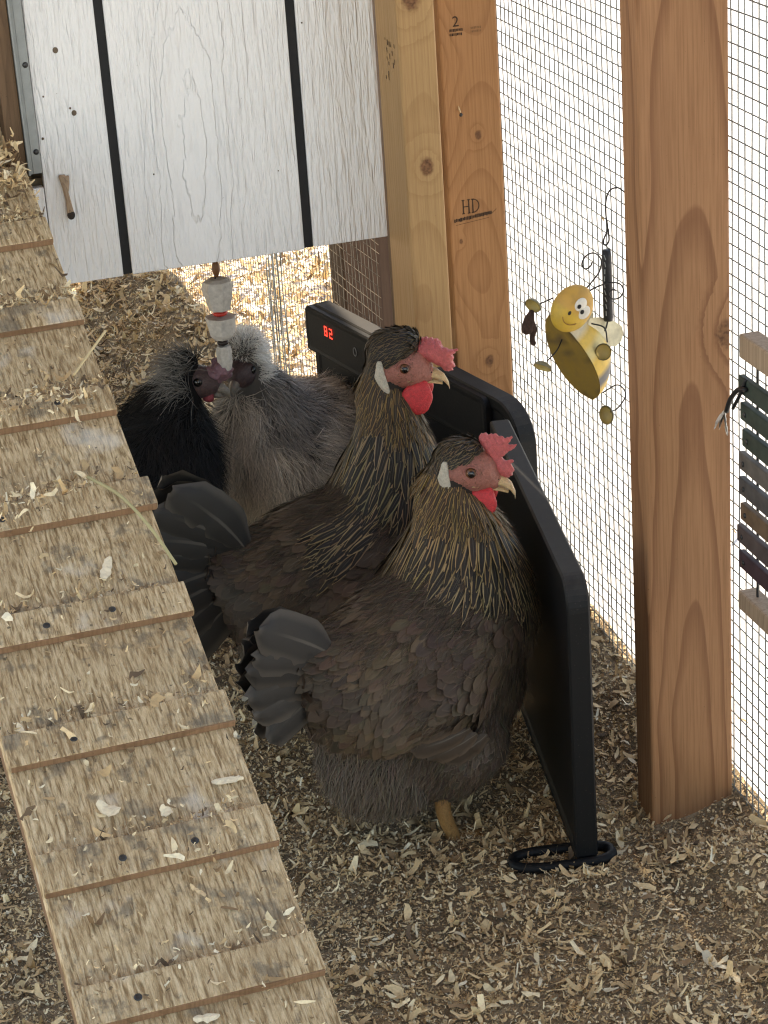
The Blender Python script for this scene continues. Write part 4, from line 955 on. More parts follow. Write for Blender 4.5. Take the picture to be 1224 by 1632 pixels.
def head_parts(root, eye, f, style, sc=1.0):
    """face, eyes, beak, comb, wattles, ear lobes in a frame at the eye line; returns head frame"""
    fr_ = frame(f); O = np.array(eye, float)
    T = lambda V: np.asarray(V) * sc @ fr_.T + O
    q = lambda *p: np.array(p)
    if style in ('hen_a', 'hen_b'):
        V, F = blobs([[(q(-0.0150, 0, -0.0065), q(0.0165, 0.0195, 0.0170)), (q(0.003, 0, -0.0035), q(0.0200, 0.0200, 0.0200)), (q(0.0150, 0, -0.0070), q(0.0115, 0.0125, 0.0120))]], 0.0016, 5)
        V = V * (1 + 0.020 * (np.sin(V[:, :1] * 1300) * np.sin(V[:, 2:] * 1100 + 1)) + rng.normal(0, 0.006, (len(V), 1)))
        mk('face', T(V), F, M_['face'], root, world=False, smooth=True)
        k = V[:, 0] < 0.010; Vb = V[k]; n = 700; Vb = Vb[rng.integers(0, len(Vb), n)]; Nb = Vb - q(-0.005, 0, -0.004); Nb /= np.linalg.norm(Nb, axis=1)[:, None]
        r = strands(T(Vb), Nb @ fr_.T, np.tile(fr_ @ q(-1, 0, -0.3), (n, 1)) + rng.normal(0, 0.3, (n, 3)), 0.002 + 0.003 * rng.random(n), np.full(n, 0.00045), np.full(n, 0.35), np.full(n, 0.0), jitter((0.10, 0.06, 0.04), n, 0.3), jitter((0.22, 0.13, 0.08), n, 0.3))
        o_ = mk('face_bristles', r[0], r[1], M_['strand'], root, world=False, uv=r[2], cols={'base': r[3], 'edge': r[4]}); o_['kind'] = 'stuff'
        for s in (-1, 1):
            e = mk('eye', T(ellipsoid((0.0, s * 0.0183, 0.0008), (0.0046, 0.0034, 0.0046), 16, 10)[0]), ellipsoid((0, 0, 0), (1, 1, 1), 16, 10)[1], M_['iris'], root, world=False, smooth=True)
            mk('pupil', T(ellipsoid((0.0004, s * 0.0208, 0.0008), (0.0030, 0.0013, 0.0030), 12, 8)[0]), ellipsoid((0, 0, 0), (1, 1, 1), 12, 8)[1], M_['pupil'], e, world=False, smooth=True)
            lid = [(0.0064 * math.cos(t), s * (0.0190 - 0.0006 * abs(math.cos(t))), 0.0008 + 0.0056 * math.sin(t)) for t in np.linspace(0, 2 * math.pi, 17)]
            mk('eyelid', T(tube(lid, 0.0007, 6, False)[0]), tube(lid, 0.0007, 6, False)[1], M_['face'], e, world=False, smooth=True)
            # ear lobe: pale drooping flap
            ch = [[(q(-0.0225, s * 0.0180, 0.004), q(0.0030, 0.002, 0.0035)), (q(-0.0215, s * 0.0200, -0.007), q(0.0052, 0.0022, 0.006)), (q(-0.0165, s * 0.0205, -0.017), q(0.0038, 0.002, 0.005)), (q(-0.0115, s * 0.0200, -0.026), q(0.0014, 0.0014, 0.002))]]
            V, F = blobs(ch, 0.0011, 4); mk('ear_lobe', T(V), F, M_['lobe'], root, world=False, smooth=True)
            ch = [[(q(0.014, s * 0.0100, -0.0165), q(0.008, 0.0034, 0.006)), (q(0.0120, s * 0.0150, -0.0260), q(0.0148, 0.0038, 0.0115)), (q(0.0115, s * 0.0165, -0.0340), q(0.0125, 0.0034, 0.0090))]]
            V, F = blobs(ch, 0.0012, 4); mk('wattle', T(V), F, M_['wattle'], root, world=False, smooth=True)
        # beak
        up = [(0.003, -0.0112, 0.0196, 0.0012), (0.009, -0.0106, 0.0172, 0.0022), (0.0145, -0.0092, 0.0125, 0.0058), (0.020, -0.0085, 0.0074, 0.0078), (0.028, -0.0098, 0.0058, 0.0065), (0.035, -0.0130, 0.0038, 0.0050), (0.0395, -0.0185, 0.0018, 0.0030), (0.0405, -0.0225, 0.0006, 0.0010)]
        def bk(rows):
            V, F = [], []; m = 12
            for x, z, wy, wz in rows:
                for k in range(m):
                    t = 2 * math.pi * k / m; V.append((x, wy * math.cos(t), z + wz * math.sin(t) * (1 if math.sin(t) > 0 else 0.45)))
            F = [[i * m + k, i * m + (k + 1) % m, (i + 1) * m + (k + 1) % m, (i + 1) * m + k] for i in range(len(rows) - 1) for k in range(m)]; F.append([(len(rows) - 1) * m + k for k in range(m)]); return np.array(V), F
        V, F = bk(up); b = mk('beak', T(V), F, M_['beak'], root, world=False, smooth=True)
        V, F = bk([(0.006, -0.0142, 0.0150, 0.0016), (0.013, -0.0150, 0.0105, 0.0026), (0.020, -0.0155, 0.0062, 0.0028), (0.028, -0.0160, 0.0046, 0.0026), (0.034, -0.0175, 0.0022, 0.0018)])
        mk('lower_beak', T(V), F, M_['beak'], b, world=False, smooth=True)
        for s in (-1, 1): mk('nostril', T(ellipsoid((0.0225, s * 0.0066, -0.0052), (0.0020, 0.0008, 0.0010), 10, 6)[0]), ellipsoid((0, 0, 0), (1, 1, 1), 10, 6)[1], M_['pupil'], b, world=False, smooth=True)
        if style == 'hen_a':     # upright leaf comb that folds forward, spiky front
            ch = [[(q(0.0185, 0, 0.0085), 0.0050), (q(0.0165, 0, 0.0160), 0.0066), (q(0.0120, 0, 0.0225), 0.0072), (q(0.0060, 0, 0.0260), 0.0048)],
                  [(q(0.0120, 0, 0.0235), 0.0062), (q(0.0200, 0, 0.0225), 0.0056), (q(0.0220, 0, 0.0180), 0.0050)], [(q(0.0130, 0, 0.0290), 0.0028), (q(0.0190, 0, 0.0280), 0.0026)],
                  [(q(0.0190, 0, 0.0235), 0.0042), (q(0.0250, 0, 0.0275), 0.0026), (q(0.0275, 0, 0.0305), 0.0014)], [(q(0.0215, 0, 0.0195), 0.0042), (q(0.0285, 0, 0.0215), 0.0026), (q(0.0325, 0, 0.0245), 0.0013)],
                  [(q(0.0190, 0, 0.0080), 0.0055), (q(0.0250, 0, 0.0030), 0.0072), (q(0.0290, 0, 0.0010), 0.0062)], [(q(0.0280, 0, 0.0060), 0.0034), (q(0.0318, 0, 0.0105), 0.0016)]]
            V, F = blobs(ch, 0.0011, 3); V[:, 1] *= 0.72; V = V * (1 + 0.02 * np.sin(V[:, :1] * 1400 + V[:, 2:] * 1200))
        else:                    # low cushion comb over the beak with one spike
            ch = [[(q(0.014, 0, 0.013), 0.0075), (q(0.024, 0, 0.012), 0.0095), (q(0.034, 0, 0.006), 0.0080), (q(0.038, 0, 0.000), 0.0058)],
                  [(q(0.016, 0.004, 0.019), 0.0050), (q(0.027, 0.003, 0.018), 0.0050)], [(q(0.030, -0.003, 0.013), 0.005), (q(0.037, -0.002, 0.011), 0.0048)], [(q(0.036, 0, 0.011), 0.0034), (q(0.043, 0, 0.0135), 0.0020), (q(0.0465, 0, 0.016), 0.0009)]]
            V, F = blobs(ch, 0.0013, 3); V = V * (1 + 0.03 * np.sin(V[:, :1] * 1500 + V[:, 2:] * 1100) )
        mk('comb', T(V), F, M_['comb'], root, world=False, smooth=True)
    else:
        V, F = ellipsoid((0.002, 0, -0.004), (0.021, 0.0155, 0.0165), 24, 14); mk('face', T(V), F, M_['silk_face'], root, world=False, smooth=True)
        for s in (-1, 1):
            e = mk('eye', T(ellipsoid((0.002, s * 0.0142, 0.0), (0.0045, 0.0032, 0.0043), 14, 8)[0]), ellipsoid((0, 0, 0), (1, 1, 1), 14, 8)[1], M_['pupil'], root, world=False, smooth=True)
            if style == 'silkie_black':
                V, F = blobs([[(q(-0.0135, s * 0.0150, -0.002), 0.0036), (q(-0.0125, s * 0.0160, -0.012), 0.0050), (q(-0.008, s * 0.0150, -0.019), 0.0034)]], 0.0011, 4); mk('ear_lobe', T(V), F, M_['blue_lobe'], root, world=False, smooth=True)
                V, F = blobs([[(q(0.012, s * 0.006, -0.013), q(0.005, 0.003, 0.004)), (q(0.012, s * 0.007, -0.018), q(0.006, 0.003, 0.004))]], 0.0012, 3); mk('wattle', T(V), F, M_['comb_dark'], root, world=False, smooth=True)
        pts = [(0.014, 0, -0.008), (0.022, 0, -0.0085), (0.029, 0, -0.012), (0.032, 0, -0.018)]
        V, F = tube(pts, [0.0065, 0.0055, 0.0035, 0.0008], 10); b = mk('beak', T(V), F, M_['beak_dark'], root, world=False, smooth=True)
        pts = [(0.012, 0, -0.0145), (0.021, 0, -0.0150), (0.027, 0, -0.0175)]
        V, F = tube(pts, [0.005, 0.004, 0.001], 10); mk('lower_beak', T(V), F, M_['beak_dark'], b, world=False, smooth=True)
        if style == 'silkie_black':   # lumpy walnut comb
            ch = []
            for k in range(34):
                a_ = rng.normal(0, 1, 3); a_ /= np.linalg.norm(a_); ch.append([(q(0.021, 0, 0.009) + a_ * q(0.0105, 0.0085, 0.0095), 0.0030 + 0.0012 * rng.random())])
            ch.append([(q(0.021, 0, 0.009), q(0.0105, 0.009, 0.010))]); ch.append([(q(0.012, 0, 0.004), 0.009)])
            V, F = blobs(ch, 0.0011, 1); mk('comb', T(V), F, M_['mulberry'], root, world=False, smooth=True)
    return fr_, O

def leg(root, x, y, zt, m, rot=0.0):
    P = [(x - 0.012, y, zt), (x - 0.016, y, zt * 0.55), (x - 0.004, y, 0.018), (x, y, 0.012)]
    parts = [tube(smoothline(P, 12), np.linspace(0.0092, 0.0066, 12), 10)]
    for a_, L in ((-0.42, 0.052), (0.0, 0.060), (0.42, 0.052), (math.pi - 0.25, 0.024)):
        c, s = math.cos(a_ + rot), math.sin(a_ + rot)
        parts.append(tube([(x, y, 0.012), (x + c * L * 0.5, y + s * L * 0.5, 0.0115), (x + c * L * 0.85, y + s * L * 0.85, 0.008), (x + c * L, y + s * L, 0.004)], [0.0068, 0.0055, 0.0045, 0.0008], 8))
    V, F = remesh(*join(parts), 0.0022, 3); V[:, 2] -= 0.021; mk('leg', V, F, M_[m], root, world=False, smooth=True)

def hen(cfg):
    mw = Matrix.Translation(cfg['loc']) @ Matrix.Rotation(R_(cfg['az']), 4, 'Z')
    root = empty(cfg['name'], label=cfg['label'], cat='hen', mw=mw)
    ca, sa = math.cos(-R_(cfg['az'])), math.sin(-R_(cfg['az'])); f = cfg['look']; f = (f[0] * ca - f[1] * sa, f[0] * sa + f[1] * ca, f[2])
    s = cfg.get('s', 1.0)
    fr0 = frame(f); E0 = np.array(cfg['eye'], float)
    ch = [[((E0 + fr0 @ (np.array(p[1:]) * cfg.get('hs', 1.0))) if p[0] == 'H' else np.array(p) * s, r * (cfg.get('hs', 1.0) if p[0] == 'H' else s)) for p, r in c] for c in cfg['chains']]
    V, F = blobs(ch, 0.0075, 10); mk('body', V, F, M_[cfg['under']], root, world=False, smooth=True)
    fr_, O = head_parts(root, cfg['eye'], f, cfg['style'], cfg.get('hs', 1.0))
    for sd in (-1, 1): leg(root, 0.006, sd * 0.042, 0.098, cfg['leg'], -0.25)
    return root, V, F, fr_, O

BLK = (0.016, 0.0135, 0.012); BRN = (0.082, 0.062, 0.048); TAN = (0.46, 0.335, 0.18); GOLD = (0.30, 0.165, 0.055); SLT = (0.060, 0.056, 0.054)
REG = {  # base, edge, lace, L, W, lift, lance, spacing
    'crown':   ((0.020, 0.016, 0.013), (0.30, 0.205, 0.105), 0.75, 0.012, 0.0045, 0.22, 0.5, 0.0036),
    'nape':    ((0.060, 0.036, 0.017), (0.44, 0.275, 0.105), 0.85, 0.024, 0.0052, 0.13, 0.8, 0.0036),
    'hackle':  ((0.022, 0.018, 0.014), TAN, 0.85, 0.046, 0.0088, 0.10, 0.85, 0.0048),
    'throat':  ((0.27, 0.135, 0.05), (0.47, 0.255, 0.09), 0.7, 0.020, 0.0065, 0.15, 0.5, 0.0048),
    'breast':  ((0.105, 0.072, 0.048), (0.165, 0.115, 0.077), 0.5, 0.020, 0.0110, 0.07, 0.0, 0.0055),
    'back':    ((0.064, 0.045, 0.031), (0.105, 0.074, 0.050), 0.5, 0.020, 0.0105, 0.06, 0.2, 0.0054),
    'saddle':  ((0.115, 0.078, 0.048), (0.155, 0.107, 0.067), 0.4, 0.030, 0.0130, 0.06, 0.3, 0.0066),
    'wing':    ((0.085, 0.058, 0.040), (0.135, 0.093, 0.064), 0.5, 0.030, 0.0165, 0.05, 0.0, 0.0080),
    'thigh':   ((0.105, 0.078, 0.058), (0.21, 0.165, 0.130), 0.9, 0.016, 0.0095, 0.12, 0.0, 0.0052),
    'rump':    ((0.072, 0.050, 0.035), (0.115, 0.082, 0.057), 0.4, 0.032, 0.0150, 0.07, 0.1, 0.0072),
}
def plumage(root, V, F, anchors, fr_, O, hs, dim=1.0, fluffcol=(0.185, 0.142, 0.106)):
    P, N_, area = sample(V, F, 80000)
    fl, reg = flowfield(P, anchors)
    h = (P - O) @ fr_ / hs                      # head frame: forward, left, up
    el = lambda c, r: (((h - np.array(c)) / np.array(r)) ** 2).sum(1) < 1.30
    bare = el((-0.0150, 0, -0.0065), (0.0165, 0.0195, 0.0170)) & (h[:, 0] > -0.024) & (h[:, 2] < 0.010) | el((0.003, 0, -0.0035), (0.0200, 0.0200, 0.0200)) & (h[:, 2] < 0.012) | el((0.0150, 0, -0.0070), (0.0115, 0.0125, 0.0120)) & (h[:, 2] < 0.010)
    OV, OF, OU, OB, OE, n0 = [], [], [], [], [], 0
    def add(r):
        nonlocal n0
        OV.append(r[0]); OF.append(r[1] + n0); OU.append(r[2]); OB.append(r[3]); OE.append(r[4]); n0 += len(r[0])
    for nm, (b, e, lace, L, W, lift, lance, gap) in REG.items():
        m = np.where((reg == nm) & ~bare)[0]
        if not len(m): continue
        key = np.floor(P[m] / gap + rng.random(3)).astype(int); _, idx = np.unique(key, axis=0, return_index=True); m = m[idx]; n = len(m)
        Pm, Nm, Dm = P[m] + N_[m] * 0.001, N_[m], fl[m] + rng.normal(0, 0.10, (n, 3))
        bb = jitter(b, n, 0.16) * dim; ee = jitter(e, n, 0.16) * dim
        if nm == 'hackle':   # golden nearer the throat and upper neck
            g = np.clip((Pm[:, 2] - cfg_now['gold'][0]) / cfg_now['gold'][1], 0, 1)[:, None] * 0.55 + np.clip((Pm[:, 0] - cfg_now['gold'][2]) / 0.05, 0, 1)[:, None] * 0.5
            g = np.clip(g, 0, 1); ee = ee * (1 - g) + jitter((0.50, 0.265, 0.08), n, 0.15) * g; bb = bb * (1 - 0.6 * g) + np.array((0.06, 0.035, 0.016)) * 0.6 * g
        Lm = L * (1 + rng.normal(0, 0.12, n)); Wm = W * (1 + rng.normal(0, 0.12, n)); lm = np.clip(lift + rng.normal(0, 0.06, n), 0.02, 1)
        add(feathers(Pm, Nm, Dm, Lm, Wm, lm, np.full(n, (lift * 0.95) / L), np.full(n, lance), bb, ee, np.full(n, lace)))
    me = mk('plumage', np.concatenate(OV), np.concatenate(OF), M_['feather'], root, world=False, smooth=True, uv=np.concatenate(OU), cols={'base': np.concatenate(OB), 'edge': np.concatenate(OE)})
    me['kind'] = 'stuff'
    # loose barbs that blur the vane edges
    m = np.where(~bare & (reg != 'fluff') & (reg != 'hackle') & (reg != 'crown') & (reg != 'nape'))[0]; m = m[rng.random(len(m)) < 0.7]; n = len(m)
    fc = jitter((0.125, 0.088, 0.060), n, 0.35) * dim
    r = strands(P[m] + N_[m] * 0.0015, N_[m], fl[m] + rng.normal(0, 0.30, (n, 3)), 0.008 + 0.012 * rng.random(n), np.full(n, 0.0006), np.clip(rng.normal(0.16, 0.08, n), 0.03, 0.6), np.full(n, 0.05), fc * 0.7, fc)
    f_ = mk('loose_barbs', r[0], r[1], M_['strand'], root, world=False, uv=r[2], cols={'base': r[3], 'edge': r[4]}); f_['kind'] = 'stuff'
    # soft fluff low on the belly and under the tail
    m = np.where((reg == 'fluff') & ~bare)[0]; m = m[rng.random(len(m)) < 0.8]; n = len(m)
    fc = jitter(fluffcol, n, 0.2) * dim
    r = strands(P[m], N_[m], fl[m] + rng.normal(0, 0.35, (n, 3)), 0.009 + 0.011 * rng.random(n), np.full(n, 0.0009), np.clip(rng.normal(0.28, 0.18, n), 0.03, 1.3), np.full(n, 0.35), fc * 0.6, fc)
    f_ = mk('belly_fluff', r[0], r[1], M_['strand'], root, world=False, uv=r[2], cols={'base': r[3], 'edge': r[4]}); f_['kind'] = 'stuff'

def big_feather(root, nm, p, d, side, L, W, bend, base, edge, lance=0.0, out=None, roll=0.0, mat='quill'):
    """one long quill with its vane, own object"""
    p, d = np.array(p, float), np.array(d, float); d /= np.linalg.norm(d); sd = np.array(side, float); sd -= d * np.dot(sd, d); sd /= np.linalg.norm(sd); nm_ = np.cross(d, sd)
    if out is not None and np.dot(nm_, out) < 0: nm_ = -nm_
    m = 12; V, UV = [], []
    for i in range(m):
        t = i / (m - 1); wr = min(1, 0.35 + 1.9 * t) * (1 - max(0, (t - 0.72) / 0.28) ** 2.6 * 0.86); wl = math.sin(math.pi * (0.12 + 0.88 * t)) ** 0.7 if t < 1 else 0.05
        w_ = W * (wr * (1 - lance) + wl * lance); c = p + d * L * t + nm_ * bend[0] * L * t * t + sd * bend[1] * L * t * t
        for q in (-1, -0.5, 0, 0.5, 1):
            V.append(c + sd * q * w_ / 2 - nm_ * 0.09 * W * q * q + (nm_ * 0.0005 + d * (0.0022 if abs(q) == 1 else 0.0006)) * rng.normal()); UV.append((q, t))
    F = np.array([[i * 5 + k, i * 5 + k + 1, i * 5 + 6 + k, i * 5 + 5 + k] for i in range(m - 1) for k in range(4)])
    n = len(V); b = np.tile(base, (n, 1)); e = np.tile([*edge, 0.75], (n, 1))
    return mk(nm, np.array(V), F, M_[mat], root, world=False, smooth=True, uv=np.array(UV), cols={'base': b, 'edge': e})

def tail(root, p0, elev, L, W, base, edge, n=7, spread=0.5, tent=0.12):
    for s in (-1, 1):
        for k in range(n):
            t = k / (n - 1); el = R_(elev[0] + (elev[1] - elev[0]) * t); yaw = s * (0.03 + spread * (1 - t) ** 1.2)
            d = (-math.cos(el) * math.cos(yaw), -s * -math.cos(el) * abs(math.sin(yaw)), math.sin(el))
            # vane stands nearly upright, like the side of a tent
            side = (math.sin(el), -s * tent, math.cos(el))
            LL = L * (0.84 + 0.2 * math.sin(math.pi * (0.2 + 0.7 * t))) * (1 + rng.normal(0, 0.03))
            j = 1 + rng.normal(0, 0.12)
            big_feather(root, 'tail_feather', (p0[0] + 0.012 * (1 - t), s * (0.006 + 0.011 * t), p0[2] - 0.022 * (1 - t) + 0.010 * t), d, side, LL, W * (1 + rng.normal(0, 0.06)), (-0.06, -0.16 + 0.05 * rng.normal()), tuple(v * j for v in base), tuple(v * j for v in edge), out=(0, s, 0.3))

def wing_quills(root, s, pts, L, W, base, edge):
    for k, (p, d) in enumerate(pts):
        j = 1 + rng.normal(0, 0.12)
        big_feather(root, 'wing_quill', (p[0], s * p[1], p[2]), (d[0], s * d[1], d[2]), (0.25, s * 0.30, -1.0), L[k], W, (-0.12, -0.10), tuple(v * j for v in base), tuple(v * j for v in edge), out=(0, s, 0.2))

def hen_anchors(neck, b=0.0, k=1.0):
    A_ = [((0.0, 0, 0.285 + b), (-1, 0, 0.0), 'back'), ((0.05, 0.05, 0.27 + b), (-1, 0, -0.15), 'back'), ((0.05, -0.05, 0.27 + b), (-1, 0, -0.15), 'back'),
          ((-0.08, 0, 0.28 + b), (-1, 0, 0.0), 'saddle'), ((-0.13, 0.0, 0.275 + b), (-1, 0, 0.15), 'saddle'),
          ((-0.17, 0, 0.25 + b), (-1, 0, 0.35), 'rump')]
    for s in (-1, 1):
        A_ += [((-0.10, s * 0.06, 0.25 + b), (-1, 0, -0.45), 'saddle'), ((-0.15, s * 0.05, 0.21 + b), (-1, 0, -0.30), 'rump'), ((-0.12, s * 0.085, 0.18), (-0.7, 0, -0.7), 'saddle'),
               ((0.07, s * 0.095, 0.225 + b), (-1, 0, -0.4), 'wing'), ((0.0, s * 0.12, 0.20 + b), (-1, 0, -0.35), 'wing'), ((-0.06, s * 0.11, 0.19 + b), (-1, 0, -0.25), 'wing'),
               ((0.10, s * 0.07, 0.17), (-0.7, 0, -0.8), 'breast'), ((0.12, s * 0.05, 0.21 + b), (-0.5, 0, -1), 'breast'),
               ((0.03, s * 0.09, 0.12), (-0.6, 0, -0.75), 'thigh'), ((0.02, s * 0.06, 0.075), (-0.3, 0, -1), 'thigh'), ((-0.05, s * 0.08, 0.12), (-0.6, 0, -0.75), 'thigh'),
               ((-0.10, s * 0.06, 0.085), (-0.5, 0, -0.8), 'fluff')]
    A_ += [((0.16, 0, 0.20), (-0.1, 0, -1), 'breast'), ((0.12, 0, 0.12), (-0.7, 0, -0.7), 'breast'), ((0.0, 0, 0.05), (-1, 0, -0.3), 'fluff'), ((-0.14, 0, 0.11), (-0.4, 0, -0.9), 'fluff'), ((-0.09, 0, 0.06), (-0.7, 0, -0.6), 'fluff')]
    return [((p[0] * k, p[1] * (0.5 + 0.5 * k), p[2]), d_, r_) for p, d_, r_ in A_] + neck

# --- the front hen
cfg_now = dict(name='hen', loc=(0.556, 1.99, 0.0), az=22, look=(0.94, -0.36, -0.22), eye=(0.083, -0.004, 0.372), style='hen_a', hs=1.2, leg='leg', under='under', gold=(0.28, 0.06, 0.085),
    label='brown hen with golden laced neck standing in front, red leaf comb, beside the heater',
    chains=[[(('H', -0.012, 0, -0.002), 0.0180), (('H', -0.022, 0, -0.022), 0.0205), ((0.060, 0, 0.318), 0.039), ((0.064, 0, 0.285), 0.056), ((0.058, 0, 0.245), 0.073)],
            [((0.058, 0, 0.215), 0.080), ((0.0, 0, 0.188), 0.088), ((-0.06, 0, 0.180), 0.074), ((-0.100, 0, 0.205), 0.045), ((-0.124, 0, 0.222), 0.026)],
            [((0.05, 0, 0.150), 0.072), ((0.01, 0, 0.110), 0.074), ((-0.055, 0, 0.100), 0.062)],
            [((0.048, 0.064, 0.215), 0.032), ((-0.01, 0.078, 0.185), 0.036), ((-0.07, 0.060, 0.158), 0.022)], [((0.048, -0.064, 0.215), 0.032), ((-0.01, -0.078, 0.185), 0.036), ((-0.07, -0.060, 0.158), 0.022)],
            [((0.02, 0.045, 0.105), 0.046), ((0.008, 0.042, 0.070), 0.028)], [((0.02, -0.045, 0.105), 0.046), ((0.008, -0.042, 0.070), 0.028)],
            [(('H', -0.014, 0, 0.006), 0.0185), (('H', -0.002, 0, 0.013), 0.0125)]])
hA, Vh, Fh, fr_, O_h = hen(cfg_now)
nk = [((0.080, 0, 0.408), (-1, 0, 0.1), 'crown'), ((0.062, 0.014, 0.395), (-1, 0, -0.5), 'crown'), ((0.062, -0.014, 0.395), (-1, 0, -0.5), 'crown'),
      ((0.035, 0, 0.360), (-0.45, 0, -1), 'nape'), ((0.055, 0.034, 0.348), (-0.2, 0, -1), 'nape'), ((0.055, -0.034, 0.348), (-0.2, 0, -1), 'nape'),
      ((0.015, 0, 0.305), (-0.5, 0, -0.95), 'hackle'), ((0.045, 0.055, 0.30), (-0.3, 0, -1), 'hackle'), ((0.045, -0.055, 0.30), (-0.3, 0, -1), 'hackle'), ((0.08, 0.055, 0.285), (-0.1, 0, -1), 'hackle'), ((0.08, -0.055, 0.285), (-0.1, 0, -1), 'hackle'),
      ((0.108, 0, 0.335), (0.15, 0, -1), 'throat'), ((0.115, 0.02, 0.315), (0.1, 0, -1), 'throat'), ((0.115, -0.02, 0.315), (0.1, 0, -1), 'throat'), ((0.132, 0, 0.275), (0.0, 0, -1), 'throat')]
plumage(hA, Vh, Fh, hen_anchors(nk, 0.0, 0.80), fr_, O_h, 1.2, 0.9)
tail(hA, (-0.112, 0, 0.226), (-6, 42), 0.100, 0.046, (0.046, 0.041, 0.037), (0.120, 0.100, 0.082), 6, 0.09)
for s in (-1, 1):
    wing_quills(hA, s, [((-0.030, 0.100, 0.175), (-1, -0.40, -0.12)), ((-0.028, 0.104, 0.165), (-1, -0.40, -0.26)), ((-0.02, 0.106, 0.155), (-1, -0.40, -0.40)), ((-0.012, 0.106, 0.146), (-0.95, -0.38, -0.55)), ((0.0, 0.106, 0.140), (-0.9, -0.36, -0.7))],
                [0.066, 0.066, 0.062, 0.055, 0.048], 0.023, (0.070, 0.048, 0.034), (0.12, 0.083, 0.058))

# --- the second hen, taller, head up
cfg_now = dict(name='hen', loc=(0.538, 2.216, 0.0), az=8, look=(0.95, -0.33, -0.10), eye=(0.095, -0.002, 0.414), style='hen_b', hs=1.2, leg='leg', under='under', gold=(0.37, 0.05, 0.13),
    label='taller dark hen with raised head and cushion comb behind the front hen', 
    chains=[[(('H', -0.012, 0, -0.002), 0.0180), (('H', -0.022, 0, -0.022), 0.0205), ((0.073, 0, 0.352), 0.034), ((0.074, 0, 0.322), 0.044), ((0.070, 0, 0.265), 0.066)],
            [((0.062, 0, 0.220), 0.080), ((0.0, 0, 0.192), 0.090), ((-0.06, 0, 0.188), 0.076), ((-0.100, 0, 0.212), 0.045), ((-0.124, 0, 0.232), 0.026)],
            [((0.05, 0, 0.150), 0.072), ((0.01, 0, 0.118), 0.074), ((-0.055, 0, 0.110), 0.062)],
            [((0.048, 0.064, 0.218), 0.032), ((-0.01, 0.078, 0.188), 0.036), ((-0.07, 0.060, 0.162), 0.022)], [((0.048, -0.064, 0.218), 0.032), ((-0.01, -0.078, 0.188), 0.036), ((-0.07, -0.060, 0.162), 0.022)],
            [((0.02, 0.045, 0.105), 0.046), ((0.008, 0.042, 0.070), 0.028)], [((0.02, -0.045, 0.105), 0.046), ((0.008, -0.042, 0.070), 0.028)],
            [(('H', -0.016, 0, 0.012), 0.0200), (('H', 0.000, 0, 0.019), 0.0145)]])
hB, Vh, Fh, fr_, O_h = hen(cfg_now)
nk = [((0.095, 0, 0.445), (-1, 0, 0.0), 'crown'), ((0.075, 0.015, 0.425), (-1, 0, -0.6), 'crown'), ((0.075, -0.015, 0.425), (-1, 0, -0.6), 'crown'), ((0.115, 0, 0.438), (-1, 0, 0.3), 'crown'),
      ((0.060, 0, 0.385), (-0.3, 0, -1), 'nape'), ((0.08, 0.03, 0.375), (-0.1, 0, -1), 'nape'), ((0.08, -0.03, 0.375), (-0.1, 0, -1), 'nape'),
      ((0.040, 0, 0.33), (-0.4, 0, -1), 'hackle'), ((0.075, 0.045, 0.32), (-0.2, 0, -1), 'hackle'), ((0.075, -0.045, 0.32), (-0.2, 0, -1), 'hackle'), ((0.03, 0.05, 0.28), (-0.5, 0, -1), 'hackle'), ((0.03, -0.05, 0.28), (-0.5, 0, -1), 'hackle'), ((0.09, 0.06, 0.275), (-0.2, 0, -1), 'hackle'), ((0.09, -0.06, 0.275), (-0.2, 0, -1), 'hackle'),
      ((0.118, 0, 0.36), (0.1, 0, -1), 'throat'), ((0.128, 0.01, 0.32), (0.1, 0, -1), 'throat'), ((0.135, -0.015, 0.30), (0.1, 0, -1), 'throat')]
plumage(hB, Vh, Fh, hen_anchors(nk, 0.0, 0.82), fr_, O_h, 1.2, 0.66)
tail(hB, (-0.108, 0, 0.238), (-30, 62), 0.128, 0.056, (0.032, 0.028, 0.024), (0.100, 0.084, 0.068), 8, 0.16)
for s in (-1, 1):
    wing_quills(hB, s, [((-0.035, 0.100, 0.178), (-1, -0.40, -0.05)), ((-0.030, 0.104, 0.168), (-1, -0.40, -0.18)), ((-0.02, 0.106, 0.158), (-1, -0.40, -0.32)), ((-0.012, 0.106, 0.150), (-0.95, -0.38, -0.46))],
                [0.075, 0.072, 0.066, 0.058], 0.024, (0.050, 0.037, 0.029), (0.085, 0.062, 0.048))

